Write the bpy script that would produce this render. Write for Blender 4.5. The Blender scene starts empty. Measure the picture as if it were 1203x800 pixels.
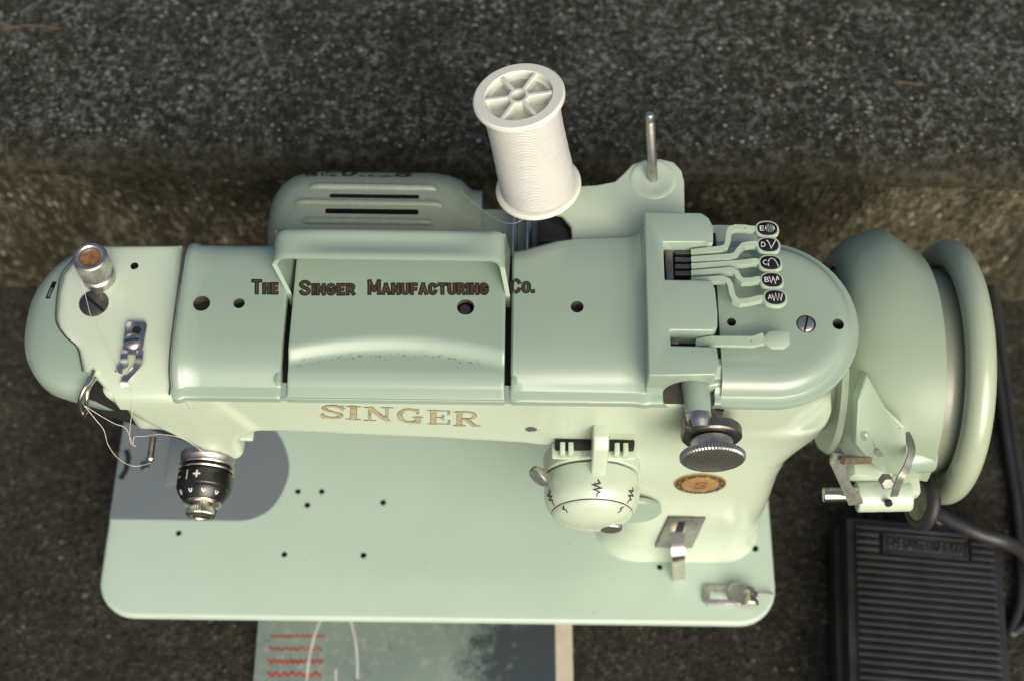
import bpy, bmesh, math, random
from mathutils import Vector, Matrix
from mathutils.bvhtree import BVHTree
random.seed(7)
S = bpy.context.scene
COL = S.collection
MM = 0.001
rad = math.radians

# ------------------------------------------------------------------ camera
FPX, TILT, ROLL = 1650.0, rad(63.0), rad(0.75)          # focal length in photo pixels (1203 wide)
CP = Vector((39.36, -211.77, 812.14))                   # camera position in millimetres
FW = Vector((0, math.cos(TILT), -math.sin(TILT)))
_r = Vector((1, 0, 0)); _u = _r.cross(FW)
RT = _r * math.cos(ROLL) + _u * math.sin(ROLL)
UP = -_r * math.sin(ROLL) + _u * math.cos(ROLL)
cam = bpy.data.cameras.new('camera'); cam_o = bpy.data.objects.new('camera', cam); COL.objects.link(cam_o)
cam.sensor_width = 36.0; cam.sensor_fit = 'HORIZONTAL'; cam.lens = FPX * 36.0 / 1203.0
cam.clip_start = 0.02; cam.clip_end = 50.0
M = Matrix((RT, UP, -FW)).transposed().to_4x4(); M.translation = CP * MM
cam_o.matrix_world = M
cam.dof.use_dof = True; cam.dof.aperture_fstop = 6.2
cam.dof.focus_distance = ((Vector((0, 92, 246)) - CP).dot(FW)) * MM
S.camera = cam_o
# ------------------------------------------------------------------ light: soft open shade, brightest in front of the steps
SUN_EL, SUN_AZ = rad(36), rad(157)                      # azimuth clockwise from +y (north): in front, to the right
world = bpy.data.worlds.new('World'); S.world = world; world.use_nodes = True
wn = world.node_tree; bg = wn.nodes['Background']
sky = wn.nodes.new('ShaderNodeTexSky'); sky.sky_type = 'NISHITA'; sky.sun_disc = False
sky.sun_elevation = SUN_EL; sky.sun_rotation = SUN_AZ
sky.air_density = 0.7; sky.dust_density = 7.0; sky.ozone_density = 0.5
wn.links.new(sky.outputs[0], bg.inputs[0]); bg.inputs[1].default_value = 0.112
sun = bpy.data.lights.new('sun', 'SUN'); sun.energy = 1.3; sun.angle = rad(54); sun.color = (1.0, 0.955, 0.83)
sun_o = bpy.data.objects.new('sun', sun); COL.objects.link(sun_o)
sd = Vector((math.sin(SUN_AZ) * math.cos(SUN_EL), math.cos(SUN_AZ) * math.cos(SUN_EL), math.sin(SUN_EL)))
sun_o.rotation_euler = sd.to_track_quat('Z', 'Y').to_euler(); sun_o.location = sd * 3
S.view_settings.view_transform = 'Standard'; S.view_settings.look = 'None'
S.view_settings.exposure = 0.43; S.view_settings.gamma = 1.0; S.view_settings.use_curve_mapping = False
S.render.engine = 'CYCLES'

# ------------------------------------------------------------------ where a sight line of the photo meets a real plane (mm)
def ray(px, py): return FW * FPX + RT * (px - 601.5) + UP * (400 - py)
def AZ(px, py, z): d = ray(px, py); return CP + d * ((z - CP.z) / d.z)
def AY(px, py, y): d = ray(px, py); return CP + d * ((y - CP.y) / d.y)
def AX(px, py, x): d = ray(px, py); return CP + d * ((x - CP.x) / d.x)
def scale_at(p): return FPX / (Vector(p) - CP).dot(FW)  # photo pixels per mm

# ------------------------------------------------------------------ materials
def srgb(r, g, b):
    f = lambda c: (c / 255 / 12.92) if c <= 10 else ((c / 255 + 0.055) / 1.055) ** 2.4
    return (f(r), f(g), f(b), 1)
def newmat(name):
    m = bpy.data.materials.new(name); m.use_nodes = True
    nt = m.node_tree; b = nt.nodes['Principled BSDF']
    return m, nt, b
def noise(nt, scale, detail=4, rough=0.55, vec=None):
    n = nt.nodes.new('ShaderNodeTexNoise'); n.inputs['Scale'].default_value = scale
    n.inputs['Detail'].default_value = detail; n.inputs['Roughness'].default_value = rough
    if vec is not None: nt.links.new(vec, n.inputs['Vector'])
    return n
def objcoord(nt): return nt.nodes.new('ShaderNodeTexCoord').outputs['Object']
def ramp(nt, src, stops):
    r = nt.nodes.new('ShaderNodeValToRGB'); e = r.color_ramp.elements
    while len(e) < len(stops): e.new(0.5)
    for el, (p, c) in zip(e, stops): el.position = p; el.color = c
    nt.links.new(src, r.inputs[0]); return r
def mixc(nt, a, b, fac, mode='MIX'):
    n = nt.nodes.new('ShaderNodeMix'); n.data_type = 'RGBA'; n.blend_type = mode
    for sock, v in ((n.inputs[0], fac), (n.inputs[6], a), (n.inputs[7], b)):
        if hasattr(v, 'is_linked') or hasattr(v, 'links'): nt.links.new(v, sock)
        else: sock.default_value = v
    return n.outputs[2]
def bump(nt, b, src, strength, dist):
    n = nt.nodes.new('ShaderNodeBump'); n.inputs['Strength'].default_value = strength; n.inputs['Distance'].default_value = dist
    nt.links.new(src, n.inputs['Height']); nt.links.new(n.outputs[0], b.inputs['Normal'])
G = lambda v: (v, v, v, 1)
def enamel(name, col, rough=0.24, dirt=0.35, speck=True, coat=0.4):
    """old glossy enamel: slight tone drift, grime film, tiny chips"""
    m, nt, b = newmat(name); v = objcoord(nt)
    n1 = noise(nt, 22, 5, 0.6, v)
    tone = ramp(nt, n1.outputs[0], [(0.3, (col[0]*0.965, col[1]*0.97, col[2]*0.955, 1)), (0.7, (col[0]*1.025, col[1]*1.02, col[2]*1.02, 1))])
    n2 = noise(nt, 130, 6, 0.7, v)
    film = ramp(nt, n2.outputs[0], [(0.55, G(0)), (0.85, G(dirt*0.5))])
    c = mixc(nt, tone.outputs[0], (col[0]*0.72, col[1]*0.70, col[2]*0.58, 1), film.outputs[0])
    if speck:
        vo = nt.nodes.new('ShaderNodeTexVoronoi'); vo.inputs['Scale'].default_value = 150; nt.links.new(v, vo.inputs['Vector'])
        near = ramp(nt, vo.outputs['Distance'], [(0.045, G(1)), (0.075, G(0))])
        sep = nt.nodes.new('ShaderNodeSeparateColor'); nt.links.new(vo.outputs['Color'], sep.inputs[0])
        pick = ramp(nt, sep.outputs[0], [(0.93, G(0)), (0.94, G(0.75))])
        mul = nt.nodes.new('ShaderNodeMath'); mul.operation = 'MULTIPLY'
        nt.links.new(near.outputs[0], mul.inputs[0]); nt.links.new(pick.outputs[0], mul.inputs[1])
        c = mixc(nt, c, (0.05, 0.045, 0.035, 1), mul.outputs[0])
    nt.links.new(c, b.inputs['Base Color'])
    rr = nt.nodes.new('ShaderNodeMapRange'); rr.inputs['From Min'].default_value = 0.35; rr.inputs['From Max'].default_value = 0.75
    rr.inputs['To Min'].default_value = rough; rr.inputs['To Max'].default_value = rough + 0.025
    nt.links.new(n2.outputs[0], rr.inputs['Value']); nt.links.new(rr.outputs[0], b.inputs['Roughness'])
    n3 = noise(nt, 420, 2, 0.5, v); bump(nt, b, n3.outputs[0], 0.025, 0.0003)
    b.inputs['Coat Weight'].default_value = coat; b.inputs['Coat Roughness'].default_value = 0.08
    return m
def metal(name, col, rough=0.25, grime=0.5, met=1.0):
    m, nt, b = newmat(name); v = objcoord(nt); n = noise(nt, 260, 6, 0.7, v)
    r = ramp(nt, n.outputs[0], [(0.42, col), (0.72, (col[0]*(1-grime), col[1]*(1-grime*1.05), col[2]*(1-grime*1.15), 1))])
    nt.links.new(r.outputs[0], b.inputs['Base Color']); b.inputs['Metallic'].default_value = met
    rr = nt.nodes.new('ShaderNodeMapRange'); rr.inputs['To Min'].default_value = rough*0.7; rr.inputs['To Max'].default_value = rough*1.7
    nt.links.new(n.outputs[0], rr.inputs['Value']); nt.links.new(rr.outputs[0], b.inputs['Roughness'])
    return m
def plain(name, col, rough=0.5, var=0.12, scale=120, met=0.0, bmp=0.0):
    m, nt, b = newmat(name); v = objcoord(nt); n = noise(nt, scale, 5, 0.65, v)
    r = ramp(nt, n.outputs[0], [(0.3, (col[0]*(1-var), col[1]*(1-var), col[2]*(1-var), 1)), (0.7, (col[0]*(1+var), col[1]*(1+var), col[2]*(1+var), 1))])
    nt.links.new(r.outputs[0], b.inputs['Base Color']); b.inputs['Roughness'].default_value = rough; b.inputs['Metallic'].default_value = met
    if bmp: bump(nt, b, n.outputs[0], bmp, 0.0006)
    return m
MINT = enamel('mint_enamel', (0.262, 0.352, 0.280), 0.22, 0.16)
LEVM = enamel('lever_enamel', (0.37, 0.47, 0.36), 0.25, 0.2)
PALE = enamel('pale_enamel', (0.478, 0.575, 0.448), 0.22, 0.06)
BED = enamel('bed_enamel', (0.425, 0.550, 0.455), 0.30, 0.06)
GREYP = enamel('grey_enamel', (0.150, 0.180, 0.190), 0.33, 0.2, False)
GUARDM = enamel('guard_enamel', (0.285, 0.362, 0.268), 0.22, 0.1, True, 0.15)
WHEELM = enamel('wheel_enamel', (0.35, 0.42, 0.30), 0.2, 0.12)
MOTORM = enamel('motor_enamel', (0.305, 0.365, 0.265), 0.26, 0.08)
CHROME = metal('chrome', (0.67, 0.635, 0.555, 1), 0.20, 0.35)
STEEL = metal('dull_steel', (0.54, 0.54, 0.52, 1), 0.36, 0.45)
WSTEEL = plain('worn_grey_steel', (0.21, 0.23, 0.19), 0.38, 0.3, 200, 0.35)
DARKST = metal('dark_steel', (0.24, 0.225, 0.205, 1), 0.36, 0.5)
IRON = metal('blackened_iron', (0.15, 0.15, 0.145, 1), 0.42, 0.4)
BLACK = plain('black_void', (0.006, 0.006, 0.006), 0.8)
BPAINT = plain('black_lacquer', (0.012, 0.012, 0.012), 0.22)
BAKE = plain('black_plastic', (0.026, 0.027, 0.027), 0.27, 0.3, 60)
RUBBER = plain('black_rubber', (0.018, 0.018, 0.018), 0.55, 0.3, 90)
CORDM = plain('cord_vinyl', (0.022, 0.023, 0.024), 0.42, 0.2, 60)
INK = plain('black_ink', (0.010, 0.009, 0.007), 0.5)
GOLDP = plain('gold_print', (0.075, 0.052, 0.024), 0.45, 0.35, 400)
GOLDM = metal('gold_decal', (0.62, 0.56, 0.33, 1), 0.34, 0.5, 0.45)
BRONZE = metal('orange_bronze', (0.52, 0.33, 0.14, 1), 0.42, 0.35, 0.55)
ORANGE = plain('orange_insert', (0.19, 0.10, 0.04), 0.4, 0.6, 300)
WHITE = plain('white_mark', (0.62, 0.64, 0.60), 0.5, 0.1)
IVORY = plain('ivory_plastic', (0.67, 0.685, 0.60), 0.38, 0.04)
JOINTSHADE = plain('dark_joint_shade', (0.05, 0.047, 0.035), 0.75, 0.5, 300)  # dark joints, plus the shade inside holes and arch put into the colour
def thread_material():
    m, nt, b = newmat('wound_thread'); v = objcoord(nt)
    w = nt.nodes.new('ShaderNodeTexWave'); w.wave_type = 'BANDS'; w.bands_direction = 'Z'
    w.inputs['Scale'].default_value = 330; w.inputs['Distortion'].default_value = 2.2; w.inputs['Detail'].default_value = 3; w.inputs['Detail Scale'].default_value = 0.4
    nt.links.new(v, w.inputs['Vector'])
    r = ramp(nt, w.outputs[0], [(0, (0.42, 0.43, 0.40, 1)), (1, (0.68, 0.69, 0.655, 1))])
    nt.links.new(r.outputs[0], b.inputs['Base Color']); b.inputs['Roughness'].default_value = 0.75
    bump(nt, b, w.outputs[0], 0.6, 0.0004); return m
THREAD = thread_material()
FILAMENT = plain('thread_strand', (0.66, 0.65, 0.58), 0.6, 0.05)
def concrete(name, base, light, brown, light_pos, mossiness, edge=None, drip=1.0):
    m, nt, b = newmat(name); v = objcoord(nt)
    if drip != 1.0:
        mp_ = nt.nodes.new('ShaderNodeMapping'); mp_.inputs['Scale'].default_value = (1, 1, drip); nt.links.new(v, mp_.inputs['Vector']); v = mp_.outputs[0]
    big = noise(nt, 9, 6, 0.65, v); mid = noise(nt, 30, 6, 0.65, v); fine = noise(nt, 480, 3, 0.55, v); med = noise(nt, 205, 4, 0.6, v)
    c0 = ramp(nt, mid.outputs[0], [(0.32, (base[0]*0.45, base[1]*0.45, base[2]*0.42, 1)), (0.68, (base[0]*1.35, base[1]*1.35, base[2]*1.35, 1))])
    moss = ramp(nt, big.outputs[0], [(0.40, G(0)), (0.62, G(mossiness))])
    c1 = mixc(nt, c0.outputs[0], brown, moss.outputs[0])
    add = nt.nodes.new('ShaderNodeMath'); add.operation = 'MULTIPLY_ADD'; add.inputs[1].default_value = 0.6
    nt.links.new(med.outputs[0], add.inputs[0])
    sc = nt.nodes.new('ShaderNodeMath'); sc.operation = 'MULTIPLY'; sc.inputs[1].default_value = 0.4; nt.links.new(fine.outputs[0], sc.inputs[0]); nt.links.new(sc.outputs[0], add.inputs[2])
    gr = ramp(nt, add.outputs[0], [(light_pos, G(0)), (light_pos + 0.10, G(1))])
    pt = ramp(nt, mid.outputs[0], [(0.36, G(0.25)), (0.60, G(1))]); gm = nt.nodes.new('ShaderNodeMath'); gm.operation = 'MULTIPLY'
    nt.links.new(gr.outputs[0], gm.inputs[0]); nt.links.new(pt.outputs[0], gm.inputs[1])
    c2 = mixc(nt, c1, light, gm.outputs[0])
    pit = ramp(nt, add.outputs[0], [(0.40, G(0.85)), (0.47, G(0))])
    c3 = mixc(nt, c2, (base[0]*0.22, base[1]*0.22, base[2]*0.18, 1), pit.outputs[0])
    # odd pale pebbles
    vo = nt.nodes.new('ShaderNodeTexVoronoi'); vo.inputs['Scale'].default_value = 210; nt.links.new(v, vo.inputs['Vector'])
    sep = nt.nodes.new('ShaderNodeSeparateColor'); nt.links.new(vo.outputs['Color'], sep.inputs[0])
    near = ramp(nt, vo.outputs['Distance'], [(0.25, G(1)), (0.36, G(0))]); pick = ramp(nt, sep.outputs[1], [(0.93, G(0)), (0.95, G(0.8))])
    mul = nt.nodes.new('ShaderNodeMath'); mul.operation = 'MULTIPLY'; nt.links.new(near.outputs[0], mul.inputs[0]); nt.links.new(pick.outputs[0], mul.inputs[1])
    c4 = mixc(nt, c3, (light[0]*1.5, light[1]*1.5, light[2]*1.45, 1), mul.outputs[0])
    if edge:   # moss and dirt grown along the worn nosing
        sx = nt.nodes.new('ShaderNodeSeparateXYZ'); nt.links.new(v, sx.inputs[0])
        mr = nt.nodes.new('ShaderNodeMapRange'); mr.inputs['From Min'].default_value = edge[0]; mr.inputs['From Max'].default_value = edge[1]; nt.links.new(sx.outputs[1], mr.inputs['Value'])
        ad = nt.nodes.new('ShaderNodeMath'); ad.operation = 'MULTIPLY_ADD'; ad.inputs[1].default_value = 1.4; nt.links.new(mid.outputs[0], ad.inputs[0])
        sb = nt.nodes.new('ShaderNodeMath'); sb.operation = 'ADD'; sb.inputs[1].default_value = -1.1; nt.links.new(mr.outputs[0], sb.inputs[0]); nt.links.new(sb.outputs[0], ad.inputs[2])
        er = ramp(nt, ad.outputs[0], [(0.05, G(0)), (0.65, G(0.92))]); mo_ = ramp(nt, med.outputs[0], [(0.35, (0.016, 0.015, 0.008, 1)), (0.68, (0.060, 0.055, 0.034, 1))])
        c4 = mixc(nt, c4, mo_.outputs[0], er.outputs[0])
    nt.links.new(c4, b.inputs['Base Color']); b.inputs['Roughness'].default_value = 0.92; b.inputs['Specular IOR Level'].default_value = 0.2
    bump(nt, b, add.outputs[0], 0.9, 0.004); return m
CONC_LOW = concrete('damp_concrete', (0.034, 0.033, 0.026), (0.085, 0.084, 0.070, 1), (0.018, 0.018, 0.011, 1), 0.53, 0.55)
CONC_UP = concrete('grey_concrete', (0.036, 0.038, 0.031), (0.128, 0.142, 0.134, 1), (0.024, 0.024, 0.015, 1), 0.505, 0.8, (0.266, 0.226))
CONC_RISER = concrete('mossy_concrete', (0.072, 0.066, 0.043), (0.165, 0.150, 0.105, 1), (0.015, 0.014, 0.008, 1), 0.51, 0.95, None, 0.42)

# ------------------------------------------------------------------ mesh helpers (all coordinates in millimetres)
def link(name, me, mat, parent=None, smooth=True, angle=35):
    o = bpy.data.objects.new(name, me); COL.objects.link(o)
    if mat is not None and len(me.materials) == 0: me.materials.append(mat)
    if smooth:
        for p in me.polygons: p.use_smooth = True
        me.set_sharp_from_angle(angle=rad(angle))
    if parent is not None:
        o.parent = parent
        loc = Vector(parent.get('_loc', (0, 0, 0)))
        o.matrix_parent_inverse = Matrix.Translation(-loc)
    return o
def mesh_of(bm, scale=MM):
    bmesh.ops.recalc_face_normals(bm, faces=bm.faces[:])
    me = bpy.data.meshes.new('mesh')
    for v in bm.verts: v.co *= scale
    bm.to_mesh(me); bm.free(); return me
def frame(axis, hint=None):
    a = Vector(axis).normalized(); h = Vector(hint) if hint else (Vector((0, 0, 1)) if abs(a.z) < 0.9 else Vector((0, 1, 0)))
    x = h.cross(a)
    if x.length < 1e-6: x = Vector((1, 0, 0)).cross(a)
    x.normalize(); y = a.cross(x); return x, y, a
def b_lathe(bm, prof, origin, axis, segs=40, a0=0.0, a1=2*math.pi, knurl=None):
    """prof = [(radius, height along axis)]; a zero radius closes the end"""
    x, y, a = frame(axis); o = Vector(origin); full = abs(a1 - a0 - 2*math.pi) < 1e-6
    n = segs if full else segs + 1; rows = []
    for k, (r, h) in enumerate(prof):
        if r < 1e-6: rows.append([bm.verts.new(o + a*h)]); continue
        row = []
        for i in range(n):
            t = a0 + (a1 - a0) * i / segs; rr = r
            if knurl and knurl[0] <= k <= knurl[1]: rr = r * (1 + (0.028 if i % 2 else -0.028))
            row.append(bm.verts.new(o + (x*math.cos(t) + y*math.sin(t))*rr + a*h))
        rows.append(row)
    for p, q in zip(rows, rows[1:]):
        m = segs
        for i in range(m):
            j = (i + 1) % n
            if len(p) == 1 and len(q) == 1: continue
            if len(p) == 1: bm.faces.new((p[0], q[i], q[j]))
            elif len(q) == 1: bm.faces.new((p[i], p[j], q[0]))
            else: bm.faces.new((p[i], p[j], q[j], q[i]))
    return bm
def lathe(name, prof, origin, axis, mat, parent, segs=40, knurl=None, angle=35, **k):
    return link(name, mesh_of(b_lathe(bmesh.new(), prof, origin, axis, segs, knurl=knurl, **k)), mat, parent, True, angle)
def b_prism(bm, pts, vec, bevel=0, segs=2):
    """extrude the 3D polygon pts along vec, bevel all edges"""
    vs = [bm.verts.new(Vector(p)) for p in pts]; f = bm.faces.new(vs)
    r = bmesh.ops.extrude_face_region(bm, geom=[f]); nv = [g for g in r['geom'] if isinstance(g, bmesh.types.BMVert)]
    bmesh.ops.translate(bm, verts=nv, vec=Vector(vec))
    if bevel:
        al = set(vs) | set(nv); ed = [e for e in bm.edges if e.verts[0] in al and e.verts[1] in al]
        bmesh.ops.bevel(bm, geom=ed, offset=bevel, segments=segs, affect='EDGES', profile=0.5, clamp_overlap=True)
    return bm
def prism(name, pts, vec, mat, parent, bevel=0, segs=2, angle=35):
    return link(name, mesh_of(b_prism(bmesh.new(), pts, vec, bevel, segs)), mat, parent, True, angle)
def b_box(bm, c, s, bevel=0, segs=2, rot=None):
    r = bmesh.ops.create_cube(bm, size=1.0); vs = r['verts']
    for v in vs: v.co = Vector((v.co.x*s[0], v.co.y*s[1], v.co.z*s[2]))
    if bevel:
        ed = list({e for v in vs for e in v.link_edges})
        rr = bmesh.ops.bevel(bm, geom=ed, offset=bevel, segments=segs, affect='EDGES', profile=0.5, clamp_overlap=True)
        vs = list({v for f in rr['faces'] for v in f.verts} | {v for v in vs if v.is_valid})
    m = Matrix.Translation(Vector(c)) @ (rot.to_4x4() if rot else Matrix())
    bmesh.ops.transform(bm, matrix=m, verts=vs); return bm
def box(name, c, s, mat, parent, bevel=0, rot=None, segs=2):
    return link(name, mesh_of(b_box(bmesh.new(), c, s, bevel, segs, rot)), mat, parent)
def b_tube(bm, path, r, segs=10, flat=1.0, hint=None, caps=True):
    path = [Vector(p) for p in path]; rows = []; prev = None
    for i, p in enumerate(path):
        d = (path[min(i+1, len(path)-1)] - path[max(i-1, 0)]).normalized()
        if prev is None: x, y, _ = frame(d, hint)
        else:
            x = (prev - d*prev.dot(d)).normalized(); y = d.cross(x)
        prev = x; rr = r[i] if isinstance(r, (list, tuple)) else r
        rows.append([bm.verts.new(p + x*math.cos(2*math.pi*k/segs)*rr + y*math.sin(2*math.pi*k/segs)*rr*flat) for k in range(segs)])
    for p, q in zip(rows, rows[1:]):
        for k in range(segs): bm.faces.new((p[k], p[(k+1) % segs], q[(k+1) % segs], q[k]))
    if caps: bm.faces.new(rows[0][::-1]); bm.faces.new(rows[-1])
    return bm
def tube(name, path, r, mat, parent, segs=10, flat=1.0, hint=None):
    return link(name, mesh_of(b_tube(bmesh.new(), path, r, segs, flat, hint)), mat, parent, True, 50)
def spline(pts, n=8):
    pts = [Vector(p) for p in pts]; out = []
    for i in range(len(pts)-1):
        p0, p1, p2, p3 = pts[max(i-1, 0)], pts[i], pts[i+1], pts[min(i+2, len(pts)-1)]
        for k in range(n):
            t = k/n; out.append(0.5*((2*p1)+(-p0+p2)*t+(2*p0-5*p1+4*p2-p3)*t*t+(-p0+3*p1-3*p2+p3)*t**3))
    out.append(pts[-1]); return out
def b_loft(bm, rows, closed=False, cap=False):
    R = [[bm.verts.new(Vector(p)) for p in row] for row in rows]
    for p, q in zip(R, R[1:]):
        n = len(p)
        for i in range(n if closed else n-1):
            j = (i+1) % n; bm.faces.new((p[i], p[j], q[j], q[i]))
    if cap: bm.faces.new(R[0][::-1]); bm.faces.new(R[-1])
    return bm
def ribbon(bm, path, w, t, up=(0, 0, 1)):
    """flat bar of width w and thickness t along path"""
    path = [Vector(p) for p in path]; up = Vector(up); rows = []
    for i, p in enumerate(path):
        d = (path[min(i+1, len(path)-1)] - path[max(i-1, 0)]).normalized(); s = d.cross(up).normalized(); n = s.cross(d).normalized()
        if 0 < i < len(path)-1:
            e = (path[i+1]-p).normalized(); c = max(0.6, d.dot(e))
        else: c = 1
        ww = (w[i] if isinstance(w, (list, tuple)) else w)/2/c
        rows.append([p - s*ww - n*t/2, p + s*ww - n*t/2, p + s*ww + n*t/2, p - s*ww + n*t/2])
    return b_loft(bm, rows, True, True)
def bar(name, path, w, t, mat, parent, up=(0, 0, 1), bevel=0):
    bm = ribbon(bmesh.new(), path, w, t, up)
    if bevel:
        ed = [e for e in bm.edges if len(e.link_faces) == 2 and e.calc_face_angle(0) > 1.0]
        bmesh.ops.bevel(bm, geom=ed, offset=bevel, segments=2, affect='EDGES', clamp_overlap=True)
    return link(name, mesh_of(bm), mat, parent)
def disc_cutter(origin, axis, r, d): return ('cyl', Vector(origin), Vector(axis), r, d)
def cut(o, bm_cutter, solver='EXACT', mat=None):
    """subtract a cutter mesh from o, for real"""
    me = mesh_of(bm_cutter)
    if mat: me.materials.append(mat)
    c = bpy.data.objects.new('cutter', me); COL.objects.link(c)
    md = o.modifiers.new('cut', 'BOOLEAN'); md.object = c; md.operation = 'DIFFERENCE'; md.solver = solver
    if mat: md.material_mode = 'TRANSFER'
    bake(o); bpy.data.objects.remove(c)
def bake(o, angle=35):
    dg = bpy.context.evaluated_depsgraph_get(); dg.update()
    me = bpy.data.meshes.new_from_object(o.evaluated_get(dg)); o.modifiers.clear(); o.data = me
    for p in me.polygons: p.use_smooth = True
    me.set_sharp_from_angle(angle=rad(angle))
def holes(o, spots, mat=JOINTSHADE):  # bored walls take a dark colour that stands in for depth shade
    bm = bmesh.new()
    for p, axis, r, d in spots:
        a = Vector(axis).normalized(); b_lathe(bm, [(0, -d), (r, -d), (r, 4), (0, 4)], p, a, 20)
    cut(o, bm, mat=mat)
def bvh(o):
    bm = bmesh.new(); bm.from_mesh(o.data); t = BVHTree.FromBMesh(bm); bm.free(); return t
def drape(me, trees, d, off, ids=None):
    """lay a flat mesh (metres) on the surfaces below it, along direction d"""
    d = Vector(d).normalized()
    for v in me.vertices:
        best = None
        for t in trees:
            h = t.ray_cast(v.co - d*0.05, d)
            if h[0] is not None and (best is None or h[3] < best[3]): best = h
        if best: v.co = best[0] - d*(off + (ids[v.index]*4e-6 if ids else 0))
def text_mesh(body, offset=0.0, small=False):
    cu = bpy.data.curves.new('txt', 'FONT'); cu.body = body; cu.offset = offset; cu.resolution_u = 3; cu.small_caps_scale = 0.76
    o = bpy.data.objects.new('txt', cu); COL.objects.link(o)
    if small:
        for i, ch in enumerate(body):
            if ch.islower(): cu.body_format[i].use_small_caps = True
    dg = bpy.context.evaluated_depsgraph_get(); dg.update()
    me = bpy.data.meshes.new_from_object(o.evaluated_get(dg)); bpy.data.objects.remove(o)
    return me
def fit_text(body, P00, P10, P01, offset=0.0, small=False, ref=None):
    """mesh of the word, its box mapped onto the parallelogram P00 (lower left), P10 (lower right), P01 (upper left), mm"""
    me = text_mesh(body, offset, small); r = ref if ref else me
    xs = [v.co.x for v in r.vertices]; ys = [v.co.y for v in r.vertices]
    x0, x1, y0, y1 = min(xs), max(xs), min(ys), max(ys)
    bm = bmesh.new(); bm.from_mesh(me)
    bmesh.ops.triangulate(bm, faces=bm.faces[:])
    bmesh.ops.subdivide_edges(bm, edges=[e for e in bm.edges if e.calc_length() > 0.12], cuts=1, use_grid_fill=True)
    for v in bm.verts:
        u, w = (v.co.x-x0)/(x1-x0), (v.co.y-y0)/(y1-y0); v.co = (Vector(P00) + (Vector(P10)-Vector(P00))*u + (Vector(P01)-Vector(P00))*w)*MM
    out = bpy.data.meshes.new('text'); bm.to_mesh(out); bm.free(); return out, me
IDS = []
def strokes_mesh(strokes, place, hw, closed=False):
    """flat strips: strokes = list of polylines (u,v) -> place(u,v) in mm; hw half width (mm)"""
    bm = bmesh.new(); IDS.clear()
    for sid, st in enumerate(strokes):
        h = hw
        if isinstance(st[0], (int, float)): h = hw * st[0]; st = st[1]
        P = [Vector(place(*p)) for p in st]; L = []; Rr = []
        n = (Vector(place(1, 0))-Vector(place(0, 0))).cross(Vector(place(0, 1))-Vector(place(0, 0))).normalized()
        for i, p in enumerate(P):
            d1 = (p-P[i-1]).normalized() if i else (P[1]-p).normalized(); d2 = (P[i+1]-p).normalized() if i < len(P)-1 else d1
            d = (d1+d2).normalized(); s = n.cross(d); c = max(0.5, d.dot(d1))
            e = d*(h*0.9 if i == len(P)-1 else (-h*0.9 if i == 0 else 0))
            e = e+n*0.006*sid; L.append(bm.verts.new(p+s*h/c+e)); Rr.append(bm.verts.new(p-s*h/c+e)); IDS.extend((sid, sid))
        for i in range(len(P)-1): bm.faces.new((L[i], Rr[i], Rr[i+1], L[i+1]))
    return mesh_of(bm)
def thing(name, label, cat, loc=(0, 0, 0), group=None):
    o = bpy.data.objects.new(name, None); COL.objects.link(o); l = Vector(loc)*MM; o.location = l
    o['label'] = label; o['category'] = cat; o['_loc'] = l[:]
    o.empty_display_size = 0.02
    if group: o['group'] = group
    return o
def tag(o, label=None, cat=None, group=None, kind=None):
    if label: o['label'] = label
    if cat: o['category'] = cat
    if group: o['group'] = group
    if kind: o['kind'] = kind
    return o
V = Vector
# ================================================================== SETTING: two concrete steps
def grid_sheet(name, xr, rows, mat, amp, nx):
    """long sheet: rows = [(y,z,nx_dir,nz_dir)] profile swept along x with a gently uneven surface"""
    from mathutils import noise as mn
    bm = bmesh.new(); R = []
    for i in range(nx+1):
        x = xr[0]+(xr[1]-xr[0])*i/nx; row = []
        for (y, z) in rows:
            h = mn.fractal(V((x*0.02, y*0.02, z*0.02)), 0.8, 2.0, 4)*amp
            h2 = mn.fractal(V((x*0.02+40, y*0.02, z*0.02+9)), 0.8, 2.0, 4)*amp
            row.append((x, y+h2, z+h))
        R.append(row)
    b_loft(bm, R); return link(name, mesh_of(bm), mat, None, True, 180)
ground = grid_sheet('pavement', (-1500, 1500), [(-1400+k*26, 0) for k in range(64)]+[(262, 0), (290, 0)], CONC_LOW, 1.0, 150)
tag(ground, kind='structure')
prof = [(236, -8), (235, 10), (233, 40), (232, 70), (230, 100), (228.5, 120), (227, 135), (225.5, 145), (224.5, 151)]
riser = grid_sheet('step_riser', (-1500, 1500), prof, CONC_RISER, 2.2, 500); tag(riser, kind='structure')
prof = [(224.5, 150.5)]+[(224.3+10-10*math.cos(t), 153+10*math.sin(t)) for t in [rad(a) for a in (10, 25, 40, 55, 70, 85)]]+[(240, 164), (250, 164.6), (265, 165), (285, 165), (310, 165)]+[(310+k*30, 165) for k in range(1, 40)]
tread = grid_sheet('step_tread', (-1500, 1500), prof, CONC_UP, 1.6, 400); tag(tread, kind='structure')

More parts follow.
